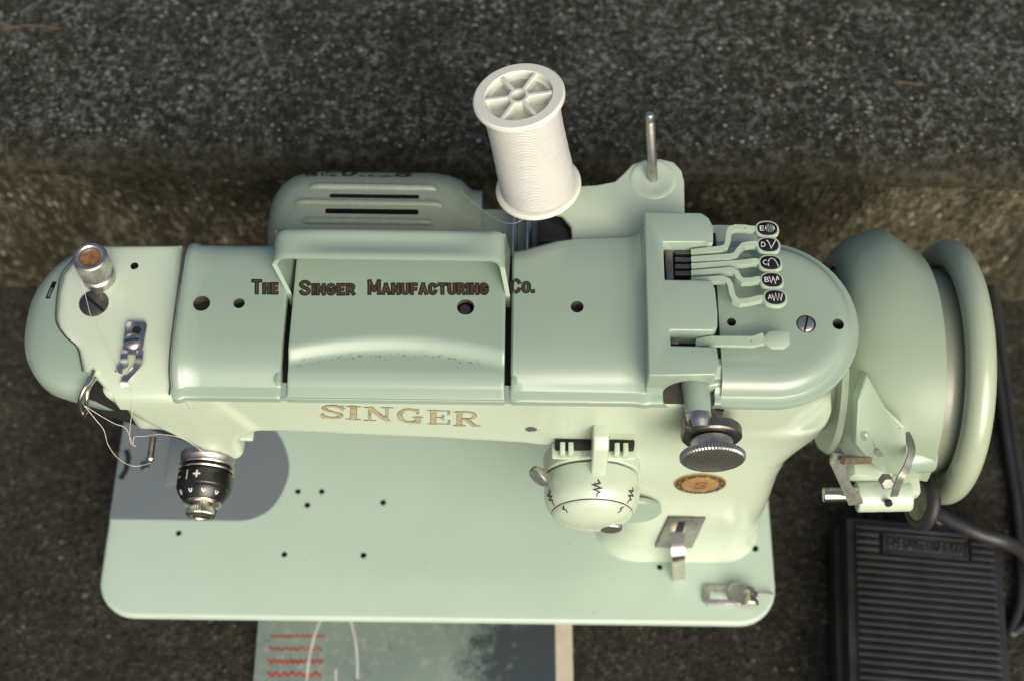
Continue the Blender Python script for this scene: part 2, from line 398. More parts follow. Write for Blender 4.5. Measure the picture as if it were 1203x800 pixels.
from mathutils import noise as mnoise
def grit(name, n, xr, yr, z, mat, label_kind, rmax):
    bm = bmesh.new()
    for k in range(n):
        x, y = random.uniform(*xr), random.uniform(*yr); r = 0.35+rmax*random.random()**4
        zz = z+mnoise.fractal(V((x*0.02, y*0.02, z*0.02)), 0.8, 2.0, 4)*1.2
        vs = [bm.verts.new(V((x, y, zz+r*0.1))+V(d)*r*random.uniform(0.6, 1.25)) for d in ((1, 0, 0), (0, 1, 0), (-1, 0, 0), (0, -1, 0), (0, 0, 0.75), (0, 0, -0.8))]
        for a_, b_, c_ in ((0, 1, 4), (1, 2, 4), (2, 3, 4), (3, 0, 4), (1, 0, 5), (2, 1, 5), (3, 2, 5), (0, 3, 5)): bm.faces.new((vs[a_], vs[b_], vs[c_]))
    o = link(name, mesh_of(bm), mat, None, False); return tag(o, label_kind, 'grit', None, 'stuff')
grit('grit', 5200, (-330, 420), (238, 470), 165.2, plain('pale_grit', (0.13, 0.135, 0.12), 0.9, 0.7, 40), 'pale sand and grit scattered over the upper step', 1.3)
grit('grit', 3600, (-420, 470), (-130, 225), 0.3, plain('dark_grit', (0.055, 0.053, 0.042), 0.9, 0.7, 40), 'dark grit scattered over the lower pavement', 1.3)
# ================================================================== SEWING MACHINE
machine = thing('sewing_machine', 'mint green enamelled sewing machine standing on the concrete step', 'sewing machine')
# ---- bed plate
def rrect(x0, x1, y0, y1, r, z, n=8):
    out = []
    for cx, cy, a in ((x1-r, y0+r, -90), (x1-r, y1-r, 0), (x0+r, y1-r, 90), (x0+r, y0+r, 180)):
        for k in range(n+1):
            t = rad(a+90*k/n); out.append(V((cx+r*math.cos(t), cy+r*math.sin(t), z)))
    return out
bm = bmesh.new(); rows = []
for ins, z in ((3, 52.4), (0, 53), (0, 56.4), (0.4, 57.3), (1.2, 57.85), (2.4, 58.0)):
    rows.append(rrect(-187+ins, 187-ins, 0.4+ins, 178-ins, 21-ins, z))
b_loft(bm, rows, True, True)
bed = link('bed', mesh_of(bm), BED, machine)
bed_holes = [(350, 577, 1.6), (378, 577, 1.6), (361, 593, 1.7), (450, 590, 1.7), (210, 626, 1.6), (334, 651, 1.6), (427, 652, 1.7), (775, 666, 1.6), (887, 644, 1.9)]
holes(bed, [(AZ(x, y, 58), (0, 0, 1), r, 6) for x, y, r in bed_holes], BLACK)
# under-bed mechanism and feet keep the plate off the ground
box('underside_pan', (0, 92, 28), (300, 128, 47), IRON, machine, 4)
for fx, fy in ((-165, 20), (165, 20), (-165, 158), (165, 158)):
    lathe('foot', [(0, 0), (8, 0), (9, 2), (9, 48), (7, 53.4), (0, 53.4)], (fx, fy, -1), (0, 0, 1), RUBBER, machine, 20)
# ---- grey slide plate let into the bed
pl = [AZ(x, y, 58) for x, y in ((126.0, 612), (285, 612), (300, 609), (316, 600), (330, 582), (338, 562), (340, 545), (336, 528), (330, 514), (318, 498), (300, 486), (270, 478), (145, 478))]
pl[0].x = -186.8; pl[-1].x = -186.8
pl = spline(pl[1:-1], 4); pl = [V((-186.8, pl[0].y, 58))]+pl+[V((-186.8, pl[-1].y, 58))]
slide = prism('slide_plate', [V((p.x, p.y, 57.2)) for p in pl], (0, 0, 1.1), GREYP, machine, 0.25, 1)
p = AZ(146, 545, 58.3); bar('finger_notch', [(p.x-1, p.y-9, 58.35), (p.x+1.5, p.y-4, 58.35), (p.x+2, p.y+4, 58.35), (p.x, p.y+9, 58.35)], 3, 0.5, BLACK, slide)
p = AZ(170, 547, 58.3); lathe('screw', [(0, 1.0), (2.4, 1.0), (2.8, 0.4), (2.8, -0.6), (0, -0.6)], (p.x, p.y, 58.2), (0, 0, 1), DARKST, slide, 20)
box('needle_plate', (-141, 92, 58.6), (34, 30, 0.8), GREYP, machine, 0.3)

# ---- body casting: head + arm + pillar as one casting
def remeshed(name, bms, mat, parent, voxel, smooth):
    me = bpy.data.meshes.new('tmp'); bmj = bmesh.new()
    for b in bms:
        m2 = mesh_of(b, 1.0); bmj.from_mesh(m2); bpy.data.meshes.remove(m2)
    me = mesh_of(bmj)
    o = link(name, me, mat, parent)
    r = o.modifiers.new('r', 'REMESH'); r.mode = 'VOXEL'; r.voxel_size = voxel*MM; r.adaptivity = 0
    s = o.modifiers.new('s', 'SMOOTH'); s.iterations = smooth; s.factor = 0.5
    bake(o, 60); return o
def section_loft(stations, n=10):
    """stations: (z, x0, x1, y0, y1, r)"""
    bm = bmesh.new(); b_loft(bm, [rrect(x0, x1, y0, y1, r, z, n) for z, x0, x1, y0, y1, r in stations], True, True); return bm
parts = []
# arm beam, swept along x with a rounded belly
def arm_sec(x, zb, y0, y1, zt):
    rb = 13; out = []
    out += [V((x, y0, zt)), V((x, y0, zb+rb))]
    for k in range(1, 9): t = rad(90*k/8); out.append(V((x, y0+rb-rb*math.cos(t), zb+rb-rb*math.sin(t))))
    for k in range(0, 9): t = rad(90*k/8); out.append(V((x, y1-rb+rb*math.sin(t), zb+rb-rb*math.cos(t))))
    out.append(V((x, y1, zt))); return out
bm = bmesh.new(); b_loft(bm, [arm_sec(x, zb, y0, 127.5, 234.5) for x, zb, y0 in ((-140, 184, 53), (-90, 184, 53), (-70, 184, 53), (0, 180, 52.5), (45, 175, 52.5), (80, 166, 52), (130, 150, 50.5), (160, 150, 53))], True, True); parts.append(bm)
# right end under the cover
def stadium(ins, z, x_left=120, n=24, c=(157, 92.5), R=42.0):
    out = [V((x_left, c[1]-R+ins, z))]
    for k in range(n+1): t = rad(-90+180*k/n); out.append(V((c[0]+(R-ins)*math.cos(t), c[1]+(R-ins)*math.sin(t), z)))
    out.append(V((x_left, c[1]+R-ins, z))); return out
bm = bmesh.new(); b_loft(bm, [stadium(i, z) for i, z in ((16, 150), (8, 154), (4, 161), (2.5, 172), (2.0, 190), (2.0, 234.5))], True, True); parts.append(bm)
# pillar
parts.append(section_loft([(56, 86, 181, 34, 150, 22), (60, 88, 180, 36.5, 148, 22), (66, 91, 179, 38.5, 146, 21), (80, 94, 178.5, 41, 142, 20), (110, 94, 178.5, 43.5, 138, 18), (140, 90, 178.5, 46.5, 136, 18), (160, 80, 181, 49, 134, 18), (172, 68, 186, 50.5, 132, 18), (185, 50, 192, 51.5, 130, 18), (200, 40, 194, 52, 128, 18)]))
# head: xz profile extruded through y
hp = [(-96, 236), (-147, 236), (-144.5, 228), (-133.5, 207), (-122, 186), (-112, 170), (-104, 160), (-97, 158), (-93, 162), (-92.5, 180), (-88, 190), (-80, 195)]
bm = b_prism(bmesh.new(), [V((x, 51.5, z)) for x, z in hp], (0, 74.5, 0), 3.0, 3); parts.append(bm)
body = remeshed('body_casting', parts, PALE, machine, 1.15, 26)
# inner edge of the head is open: dark interior behind the gap
prism('head_interior', [V((x, 56.5, z)) for x, z in ((-164, 233), (-140, 233), (-118, 196), (-102, 172), (-112, 164), (-142, 192), (-164, 214))], (0, 66, 0), BLACK, machine)
# ---- flat top plate of the head
tp = [AZ(x, y, 240.5) for x, y in ((214, 286.5), (214, 464), (131, 463), (110, 438.5), (97, 437), (95, 425), (91, 408), (78, 396), (69, 384), (66, 372), (68, 345), (73, 322), (84, 308), (97, 293), (106, 287))]
bm = bmesh.new(); c0 = sum(tp, V())/len(tp)
def inset_poly(P, d):
    n = len(P); out = []
    for i in range(n):
        a, b, c = P[i-1], P[i], P[(i+1) % n]; e1 = (b-a).normalized(); e2 = (c-b).normalized()
        n1 = V((-e1.y, e1.x, 0)); n2 = V((-e2.y, e2.x, 0)); m = (n1+n2).normalized(); k = d/max(0.45, m.dot(n1)); out.append(b+m*k)
    return out
tp = tp[::-1]
b_loft(bm, [[V((p.x, p.y, z)) for p in inset_poly(tp, i)] for i, z in ((0, 224), (0, 237.6), (0.25, 238.9), (0.9, 239.9), (2.2, 240.6), (4, 240.9))], True, True)
for yy in (78, 75, 72, 69, 66, 63, 60, 57.5):
    bmesh.ops.bisect_plane(bm, geom=bm.verts[:]+bm.edges[:]+bm.faces[:], plane_co=V((0, yy, 0)), plane_no=V((0, 1, 0)))
for v in bm.verts:
    if v.co.z > 237 and v.co.y < 76: t = 76-v.co.y; v.co.z -= 0.10*t+0.0045*t*t
headplate = link('head_top_plate', mesh_of(bm), PALE, machine)
p = AZ(158, 313, 240.8); holes(headplate, [(p, (0, 0, 1), 1.9, 8)], BLACK)

# ---- mint nose (end cover) wrapping the head
def nose_row(z, xt, xb, y0, y1, e=0.62, n=26):
    out = []; cy, ry = (y0+y1)/2, (y1-y0)/2
    for k in range(n+1):
        t = math.pi/2+math.pi*k/n; c, s = math.cos(t), math.sin(t)
        out.append(V((xb+(xt-xb)*abs(c)**e*(1), cy+ry*math.copysign(abs(s)**e, s), z)))
    return out
st = [(z, xt+(2.2 if xt < -175 else 0), xb, y0, y1) for z, xt, xb, y0, y1 in [(238.8, -160, -152, 84, 106), (238.6, -169, -152, 70, 118), (237.9, -176, -152, 62, 124), (236.5, -181.5, -153, 57.5, 127.5), (234, -186.5, -154, 54.8, 129.3), (230.5, -189.6, -154, 53.4, 130.2),
      (225, -189.4, -152.5, 53.4, 130.4), (216, -184, -148, 55, 130), (205, -175, -141, 57, 129), (193, -164, -134, 59, 128), (181, -153, -128, 61, 127), (169, -142, -122, 63, 126), (157, -131, -116, 65, 124), (146, -122, -111, 67, 122), (140, -117, -108, 69, 119)]]
bm = bmesh.new(); b_loft(bm, [nose_row(z, xt, xb-(4.5 if z < 228 else 0), y0, y1, e=0.86) for z, xt, xb, y0, y1 in st]); nose = link('end_cover', mesh_of(bm), MINT, machine, True, 60)
sm = nose.modifiers.new('t', 'SOLIDIFY'); sm.thickness = 1.8*MM; sm.offset = -1; bake(nose, 45)
nt_ = bvh(nose); d_ = ray(60, 341).normalized(); hit = nt_.ray_cast(CP*MM, d_); hp_, hn_ = hit[0]/MM, hit[1]
ty_ = (V((0.2, 1, 0))-hn_*hn_.dot(V((0.2, 1, 0)))).normalized(); tx_ = ty_.cross(hn_).normalized(); RM = Matrix((tx_, ty_, hn_)).transposed()
cut(nose, b_box(bmesh.new(), hp_, (2.6, 9.4, 5), 0.2, 1, RM), mat=BLACK)
box('latch', hp_-ty_*1.2-hn_*1.0, (1.6, 5.0, 2.4), STEEL, nose, 0.4, RM)

# ---- top cover, left section
def cover_prof(o=0.0, back=129.0, top=246.5, front_drop=0.0):
    P = [(back+o, 224), (back+o, 236), (back-1.2+o, 241), (back-4.5+o*0.7, top-2.2+o*0.7), (back-10, top-0.5+o), (112, top+o), (92, top+0.3+o), (74, top-0.2+o), (66, top-1.4+o), (60.5-o*0.5, top-3.6+o*0.8), (57.2-o, top-6.6+o*0.5), (55.8-o, 238.6), (55.0-o, 238.0), (51.6-o, 237.6), (50.6-o, 236.8), (50.3-o, 233.5), (52.5, 232.4), (58, 232)]
    return P
def cover_loft(stations):
    bm = bmesh.new(); b_loft(bm, [[V((x, y, z)) for y, z in pr] for x, pr in stations]); return bm
def thick(o, t, angle=40):
    sm = o.modifiers.new('t', 'SOLIDIFY'); sm.thickness = t*MM; sm.offset = -1; bake(o, angle)
ll = []
for x, o in ((-113.4, -3.0), (-113.6, -0.8), (-113.0, 0.5), (-111.6, 1.15), (-110.0, 1.15), (-108.6, 0.6), (-107.6, 0.0), (-100, 0), (-90, 0), (-75, 0), (-66.5, 0), (-65.2, 0), (-64.6, -0.5), (-64.3, -1.4), (-64.3, -5)):
    ll.append((x, cover_prof(o)))
cov = link('top_cover', mesh_of(cover_loft(ll)), MINT, machine, True, 50)
cover_trees = []
for (x, y, r) in ((237, 357, 3.9), (281, 357, 2.6)): holes(cov, [(AZ(x, y, 246.5), (0, 0, 1), r, 7)], JOINTSHADE)
pr_ = cover_prof(0.2)[3:14]; tube("cover_seam", spline([V((-114.4, y, z+0.05)) for y, z in pr_], 3), 0.42, JOINTSHADE, cov, 6)
sm_ = [AZ(x, y, 239.4) for x, y in ((97, 436), (95, 425), (90.5, 408), (77.5, 396), (68.5, 384), (65.5, 372), (67.5, 345), (72.5, 322), (83.5, 308), (97, 292.5))]
tube('end_cover_seam', spline(sm_, 4), 0.36, JOINTSHADE, nose, 6)
# ---- centre panel under the handle (scalloped step at its front)
def cz(x, y):
    u = (x+13.5)/48.0; ys = 79.0-6.0*u*u; t = (y-ys)/8.5                       # scallop line
    s = 0 if t < -1 else (1 if t > 0 else 0.5-0.5*math.cos(math.pi*(t+1)))
    z = 241.6+4.2*s-3.8*(max(0, min(1, (64-y)/10)))**2
    if y > 118: z -= 0.045*(y-118)**2
    return z
bm = bmesh.new(); ys = [129-0.9*k for k in range(84)]; ys = [y for y in ys if y > 55]; R = []
xs = [-61.6, -61.4, -60.8]+[-60+k*1.5 for k in range(64)]+[35.6, 36.0, 36.2]
for x in xs:
    edge = 0.9 if x in (-61.6, 36.2) else (0.25 if x in (-61.4, 36.0) else 0)
    row = [V((x, 129.5, 224)), V((x, 129.5, 238))]+[V((x, y, cz(x, y)-edge)) for y in ys]+[V((x, 51.6, 237.5)), V((x, 50.6, 236.7)), V((x, 50.3, 233.5)), V((x, 51.5, 231.5))]
    R.append(row)
b_loft(bm, R); mid = link('centre_panel', mesh_of(bm), MINT, machine, True, 55); thick(mid, 3.0, 45)
holes(mid, [(AZ(547, 361, 245.8), (0, 0, 1), 4.0, 7)], JOINTSHADE)
p = AZ(547, 361, 242); lathe('screw', [(0, 0.6), (2.6, 0.6), (3, 0), (3, -2), (0, -2)], (p.x-0.3, p.y-0.6, 240.5), (0, 0, 1), DARKST, mid, 18)
bm = bmesh.new()
for k in range(90):
    x = random.uniform(-58, 34); u_ = (x+13.5)/48.0; yb_ = 79.0-6.0*u_*u_-8.2+random.gauss(0, 1.2); zz = cz(x, yb_)+0.05; r_ = abs(random.gauss(0, 0.2))+0.1; a0_ = random.uniform(0, 6)
    bm.faces.new([bm.verts.new(V((x+r_*random.uniform(.6, 1.5)*math.cos(a0_+i*1.256), yb_+r_*random.uniform(.5, 1.1)*math.sin(a0_+i*1.256), zz+0.02))) for i in range(5)])
tag(link('dust_flecks', mesh_of(bm), plain('dust_grime', (0.10, 0.13, 0.12), 0.9, 0.4, 300), mid, False), kind='stuff')
# front sill that ties the three sections together, with corner blocks beside the slots
bar('front_sill', [(-64.6, 54.6, 235.6), (41, 54.6, 235.6)], 7.6, 3.2, MINT, machine, bevel=0.6)
for x, w in ((-65.6, 3.0), (40.6, 3.0)):
    prism('slot_corner', [V((x-w/2, 56, 236)), V((x+w/2, 56, 236)), V((x+w/2, 64.5, 236)), V((x-w/2, 64.5, 236))], (0, 0, 7.0), MINT, machine, 0.9)
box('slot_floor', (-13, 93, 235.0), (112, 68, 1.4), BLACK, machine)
# ---- right section, rising towards the lever block
rs = []
for x, o, back, top in ((38.9, -5, 127, 246.2), (38.9, -1.4, 127, 246.2), (39.2, -0.5, 127, 246.3), (40.0, 0, 127.5, 246.5), (45, 0, 128.5, 246.8), (52, 0, 131, 247.1), (60, 0, 133.6, 247.4), (68, 0, 135, 247.6), (78, 0, 135.6, 247.8), (88, 0, 136, 247.9), (94, 0, 136.2, 248.0), (97, 0.3, 136.8, 248.6), (99, 0.7, 137.5, 250.4), (101, 0.5, 139, 253.6), (102.5, 0, 140, 255.2)):
    rs.append((x, cover_prof(o, back, top)))
rcov = link('cover_shoulder', mesh_of(cover_loft(rs)), MINT, machine, True, 60)
holes(rcov, [(AZ(678, 361, 247.6), (0, 0, 1), 3.0, 7)], JOINTSHADE)
# ---- lever block
BT = 257.0
bp = [(757, 249), (824, 250), (833, 256), (838, 266), (838, 286), (834, 287), (828, 284.5), (779, 284.5), (781, 328.5), (835, 329), (840, 338), (843, 366), (843, 384), (838, 388.5), (787, 387.5), (788, 405.5), (842, 407), (845, 428), (841, 440), (762, 441)]
bp = [AZ(x, y, BT) for x, y in bp]
block = prism('lever_block', [V((p.x, p.y, 231.5)) for p in bp], (0, 0, BT-231.5), MINT, machine, 1.3, 3, 40)
SK = []
for x, tp_ in ((100.5, 246), (120, 246), (136, 246), (141, 245.6), (146, 244.8), (150, 244.0)):
    SK.append([V((x, y, z)) for y, z in ((70, tp_-2), (66, tp_-1.0), (61, tp_-3.2), (57.4, tp_-6.2), (55.8, 238.6), (55.0, 238.0), (51.6, 237.6), (50.4, 236.8), (50.1, 233.5), (51.5, 231.5))])
bm = bmesh.new(); b_loft(bm, SK); skirt = link('block_skirt', mesh_of(bm), MINT, machine, True, 60); thick(skirt, 2.0, 50)
ac = AY(810, 468, 52); bm = bmesh.new(); b_lathe(bm, [(0, -14), (11.8, -14), (11.8, 18), (0, 18)], (ac.x, 52, ac.z), (0, -1, 0), 40)
bm2 = bm.copy(); cut(block, bm); cut(skirt, bm2)
bm = bmesh.new(); pb = bp[-1]
box('arch_shade_floor', (ac.x, 59.5, 235.6), (25, 16, 2.0), JOINTSHADE, machine)  # dark sheet over the pale casting: the arch's inner shade as colour
link('arch_shadow_plate', mesh_of(b_box(bm, (ac.x, 64.5, 240), (23, 1.5, 15))), JOINTSHADE, block)
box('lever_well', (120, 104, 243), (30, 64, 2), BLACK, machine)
p1, p2 = AZ(787, 290, 250), AZ(786, 326, 250); box('lever_stop', ((p1.x+p2.x)/2, (p1.y+p2.y)/2, 247), (3.4, p1.y-p2.y+3, 6), DARKST, block, 0.4)
p1 = AZ(792, 397, 250); box('lever_stop', (p1.x, p1.y, 247), (4, 6, 6), DARKST, block, 0.4)
for k in range(5):
    q = AZ(810, 291+8.2*k, 248); box('lever_root', (q.x, q.y, 247), (14, 2.2, 6), IRON, block, 0.3)
fl_ = [AZ(*q, 246) for q in ((826, 418), (849, 421), (853, 436), (852, 447), (832, 450))]
prism('block_fillet', [V((q.x, q.y, 234)) for q in fl_], (0, 0, 8.4), MINT, machine, 1.6, 3)
# ---- right plate with rounded end
bm = bmesh.new(); XL = AZ(844.5, 380, 245).x
b_loft(bm, [stadium(i, z, XL+dx, 30, (157, 93), 43.0) for i, z, dx in ((1.2, 231.5, 0), (0, 233, 0), (0, 236.2, 0), (0.6, 237.2, 0), (3.0, 237.9, 0), (3.9, 238.5, 0), (4.6, 240.5, 0), (6.2, 243.0, 0), (8.6, 244.7, 0), (12, 245.4, 0.2), (16, 245.6, 0.6))], True, True)
plate = link('cover_end_plate', mesh_of(bm), MINT, machine, True, 45)
holes(plate, [(AZ(859.5, 378.5, 245.6), (0, 0, 1), 2.1, 8), (AZ(985, 380.5, 245.6), (0, 0, 1), 2.7, 8), (AZ(947, 380.5, 245.6), (0, 0, 1), 4.5, 2.2)], JOINTSHADE)
def slotted_screw(name, p, r, h, mat, parent, ang, axis=(0, 0, 1), dome=0.5, slot=0.22):
    o = lathe(name, [(0, h+dome), (r*0.5, h+dome*0.8), (r*0.85, h+dome*0.25), (r, h-0.3), (r, -1.5), (0, -1.5)], p, axis, mat, parent, 32)
    x, y, a = frame(axis); c, s = math.cos(ang), math.sin(ang); d = x*c+y*s; q = a.cross(d)
    R = Matrix((d, q, a)).transposed()
    bm = b_box(bmesh.new(), V(p)+a*(h+dome), (r*3, r*slot, 1.6), 0, 1, R); cut(o, bm, mat=BLACK); return o
p = AZ(947, 380.5, 245); slotted_screw('cover_screw', (p.x, p.y, 244.2), 4.0, 1.0, STEEL, plate, rad(75))
# body ledge seen behind the levers
bm = section_loft([(205, 128, 158, 118, 146, 8), (232, 128, 162, 118, 147, 8), (235, 129, 161, 119, 146, 8)]); link('rear_boss', mesh_of(bm), PALE, machine)
p = AZ(849, 287, 238); lathe('grommet', [(0, 0), (2, 0), (2, 3), (0, 3)], (p.x, p.y, 234), (0, 0, 1), BLACK, machine, 16)

# ---- stitch levers E D C B A
def crop4(u, v): return (740+u/3.2, 230+v/3.2)
LZ = 254.0
lev = {'E': [(235, 204), (340, 206), (358, 200), (366, 184), (369, 150), (376, 133), (395, 125), (430, 126), (455, 131), (474, 127)],
       'D': [(235, 231), (375, 235), (395, 230), (407, 212), (425, 193), (450, 188), (470, 187), (480, 188)],
       'C': [(235, 257), (425, 258), (450, 254), (470, 252), (485, 254)],
       'B': [(235, 283), (380, 286), (398, 294), (407, 314), (422, 326), (455, 325), (478, 320), (491, 319)],
       'A': [(235, 310), (345, 318), (366, 326), (376, 345), (382, 376), (392, 396), (412, 405), (450, 400), (482, 392), (502, 387)]}
pads = {'E': (516, 126), 'D': (521, 187), 'C': (528, 254), 'B': (534, 319), 'A': (546, 384)}
sym = {'D': [[(0.05, 0.55), (0.2, 0.35), (0.42, -0.5), (0.9, 0.55)]],
       'A': [[(-0.1, 0.3), (0.05, -0.5), (0.25, 0.5), (0.4, -0.5), (0.58, 0.5), (0.72, -0.5), (0.9, 0.45)]],
       'B': [[(-0.1, 0.4), (-0.02, 0.1)], [(0.02, -0.1), (0.1, -0.4)], [(0.2, -0.1), (0.3, 0.4)], [(0.36, 0.2), (0.42, -0.1)], [(0.46, -0.3), (0.5, -0.5)], [(0.6, -0.1), (0.72, 0.45)], [(0.8, 0.3), (0.84, 0.0)]],
       'C': [[(-0.05, -0.45), (-0.02, -0.15)], [(0.0, 0.1), (0.1, 0.4)], [(0.22, 0.52), (0.42, 0.52)], [(0.56, 0.46), (0.7, 0.2)], [(0.76, 0.05), (0.84, -0.15)], [(0.88, -0.3), (0.92, -0.5)]],
       'E': [[(0.0, -0.1), (0.05, 0.3), (0.12, -0.4), (0.2, 0.5), (0.28, -0.5), (0.36, 0.55), (0.44, -0.55), (0.52, 0.55), (0.6, -0.5), (0.68, 0.5), (0.76, -0.4), (0.84, 0.3), (0.9, -0.1)]]}
for ch in 'EDCBA':
    path = [AZ(*crop4(*p), LZ) for p in lev[ch]]; path[0].z -= 3.5; path[-1].z -= 0.8
    lv = bar('stitch_lever', path, 2.5, 3.6, LEVM, machine, bevel=0.6)
    c = AZ(*crop4(*pads[ch]), LZ+1.2)
    def oval(rx, ry, z, n=28): return [V((c.x+rx*math.copysign(abs(math.cos(t))**0.85, math.cos(t)), c.y+ry*math.copysign(abs(math.sin(t))**0.85, math.sin(t)), z)) for t in [2*math.pi*k/n for k in range(n)]]
    bm = bmesh.new(); b_loft(bm, [oval(5.2, 4.2, LZ-1.6), oval(5.7, 4.7, LZ-0.8), oval(5.7, 4.7, LZ+0.8), oval(5.3, 4.3, LZ+1.4), oval(4.7, 3.7, LZ+1.45)], True, True)
    link('finger_pad', mesh_of(bm), LEVM, lv)
    bm = bmesh.new(); b_loft(bm, [oval(4.65, 3.55, LZ+1.3), oval(4.6, 3.5, LZ+1.62), oval(4.4, 3.3, LZ+1.7)], True, True)
    link('label_disc', mesh_of(bm), BPAINT, lv)
    z = LZ+1.85
    me, _ = fit_text(ch, (c.x-3.5, c.y-1.3, z), (c.x-1.5, c.y-1.3, z), (c.x-3.5, c.y+1.3, z), 0.0); link('letter', me, WHITE, lv, False)
    link('stitch_mark', strokes_mesh([[(u, v) for u, v in s] for s in sym[ch]], lambda u, v: (c.x-0.9+u*4.6, c.y+v*3.9, z), 0.21), WHITE, lv, False)
path = [AZ(*crop4(*p), 252) for p in ((255, 545), (300, 548), (460, 550), (485, 543), (505, 538))]; path[0].z -= 3
lv = bar('plain_lever', path, [4.0, 4.2, 4.4, 4.6, 5.5], 2.6, LEVM, machine, bevel=0.6)
oc = [AZ(*crop4(*p), 252) for p in ((496, 552), (505, 530), (520, 513), (560, 511), (598, 516), (601, 560), (580, 576), (528, 576))]
prism('finger_pad', [V((q.x, q.y, 251.2)) for q in oc], (0, 0, 2.2), LEVM, lv, 0.6)

# ---- carrying handle, folded back
HZ = 263.0
hx0, hx1 = AZ(319, 285, HZ).x, AZ(593.5, 288, HZ).x
yb0, yb1 = AZ(400, 266, HZ).y, AZ(400, 306.5, 261).y
bm = bmesh.new(); rows = []
# grip: a wide pressed strip, dished, with turned-down ends
N = 30
def grip_row(y, dz):
    out = []; r = 7.0
    xl, xr = hx0, hx1
    for k in range(7): t = rad(90*k/6); out.append(V((xl+r-r*math.cos(t), y, HZ-r+r*math.sin(t)+dz)))
    for k in range(1, N): 
        u = k/N; x = xl+r+(xr-xl-2*r)*u; dish = -1.6*max(0, 1-((u-0.5)/0.46)**4)*max(0, 1-((y-(yb0+yb1)/2-1)/6.0)**2); out.append(V((x, y, HZ+dz+dish)))
    for k in range(7): t = rad(90-90*k/6); out.append(V((xr-r+r*math.cos(t), y, HZ-r+r*math.sin(t)+dz)))
    return out
for k in range(13):
    y = yb0+(yb1-yb0)*k/12; dz = -2.2*max(0, (3-k)/3)**2-(0.5 if k == 12 else 0); rows.append(grip_row(y, dz))
b_loft(bm, rows); handle = link('carrying_handle', mesh_of(bm), MINT, machine, True, 60); thick(handle, 2.4, 50)
for (xa, xb, px) in ((hx0, hx0+2.3, -63.2), (hx1-2.3, hx1, 37.4)):
    y0 = yb1; bm = bmesh.new()
    prof = [(yb0+1, HZ-6.5), (y0, HZ-6.5), (y0-4, 251), (y0-8.5, 245), (y0-9.5, 236), (y0-8, 232), (y0+4, 232), (yb0, 240)]
    lx = lambda a_, b_, z: a_+(b_-a_)*min(1, max(0, (HZ-6.5-z)/12)); L = [V((lx(xa, px-1.0, z), y, z)) for y, z in prof]; Rr = [V((lx(xb, px+1.0, z), y, z)) for y, z in prof]
    b_loft(bm, [L, Rr], True, True); link('handle_leg', mesh_of(bm), MINT, handle, True, 30)

# ---- lettering on the cover
trees = [bvh(cov), bvh(mid), bvh(rcov)]
def arc(cx, cy, rx, ry, a0, a1, n=14): return [(cx+rx*math.cos(rad(a0+(a1-a0)*k/n)), cy+ry*math.sin(rad(a0+(a1-a0)*k/n))) for k in range(n+1)]
GOTH = {'T': (0.56, [[(0, 1), (0.56, 1)], [(0.28, 1), (0.28, 0)]]), 'H': (0.50, [[(0, 0), (0, 1)], [(0.5, 0), (0.5, 1)], [(0, 0.5), (0.5, 0.5)]]),
        'E': (0.42, [[(0, 0), (0, 1)], [(0, 1), (0.42, 1)], [(0, 0.5), (0.36, 0.5)], [(0, 0), (0.42, 0)]]), 'F': (0.42, [[(0, 0), (0, 1)], [(0, 1), (0.42, 1)], [(0, 0.48), (0.36, 0.48)]]),
        'S': (0.50, [[(0.5, 0.8)]+arc(0.25, 0.76, 0.25, 0.24, 20, 190, 8)+[(0.08, 0.6), (0.25, 0.5), (0.44, 0.4)]+arc(0.25, 0.24, 0.25, 0.24, 10, -165, 8)]),
        'I': (0.0, [[(0, 0), (0, 1)]]), 'N': (0.52, [[(0, 0), (0, 1)], [(0, 1), (0.52, 0)], [(0.52, 0), (0.52, 1)]]),
        'G': (0.52, [arc(0.26, 0.68, 0.26, 0.32, 15, 180, 8)+arc(0.26, 0.32, 0.26, 0.32, 180, 360, 8)+[(0.52, 0.46), (0.30, 0.46)]]),
        'R': (0.50, [[(0, 0), (0, 1)], [(0, 1), (0.26, 1)]+arc(0.26, 0.75, 0.24, 0.25, 80, -80, 8)+[(0.26, 0.5), (0, 0.5)], [(0.24, 0.5), (0.5, 0)]]),
        'M': (0.66, [[(0, 0), (0, 1)], [(0, 1), (0.33, 0.25)], [(0.33, 0.25), (0.66, 1)], [(0.66, 1), (0.66, 0)]]), 'A': (0.56, [[(0, 0), (0.28, 1)], [(0.28, 1), (0.56, 0)], [(0.11, 0.32), (0.45, 0.32)]]),
        'U': (0.50, [[(0, 1), (0, 0.28)]+arc(0.25, 0.25, 0.25, 0.25, 185, 355, 8)+[(0.5, 0.28), (0.5, 1)]]),
        'C': (0.50, [arc(0.25, 0.70, 0.25, 0.30, 15, 180, 8)+arc(0.25, 0.30, 0.25, 0.30, 180, 345, 8)]), 'O': (0.52, [arc(0.26, 0.66, 0.26, 0.34, 0, 180, 10)+arc(0.26, 0.34, 0.26, 0.34, 180, 360, 10)+[(0.52, 0.66)]]), '.': (0.0, [[(0, 0.0), (0, 0.06)]])}
def gothic(word, gap=0.32):
    out = []; x = 0
    for i, ch in enumerate(word):
        k = 1.0 if i == 0 else 0.74
        w, st_ = GOTH[ch.upper()]
        for q in st_: out.append([(x+u*k, v*k) for u, v in q])
        x += w*k+gap*(1.0 if i else 1.05)*0.88
    return out, max(u for q in out for u, _ in q)
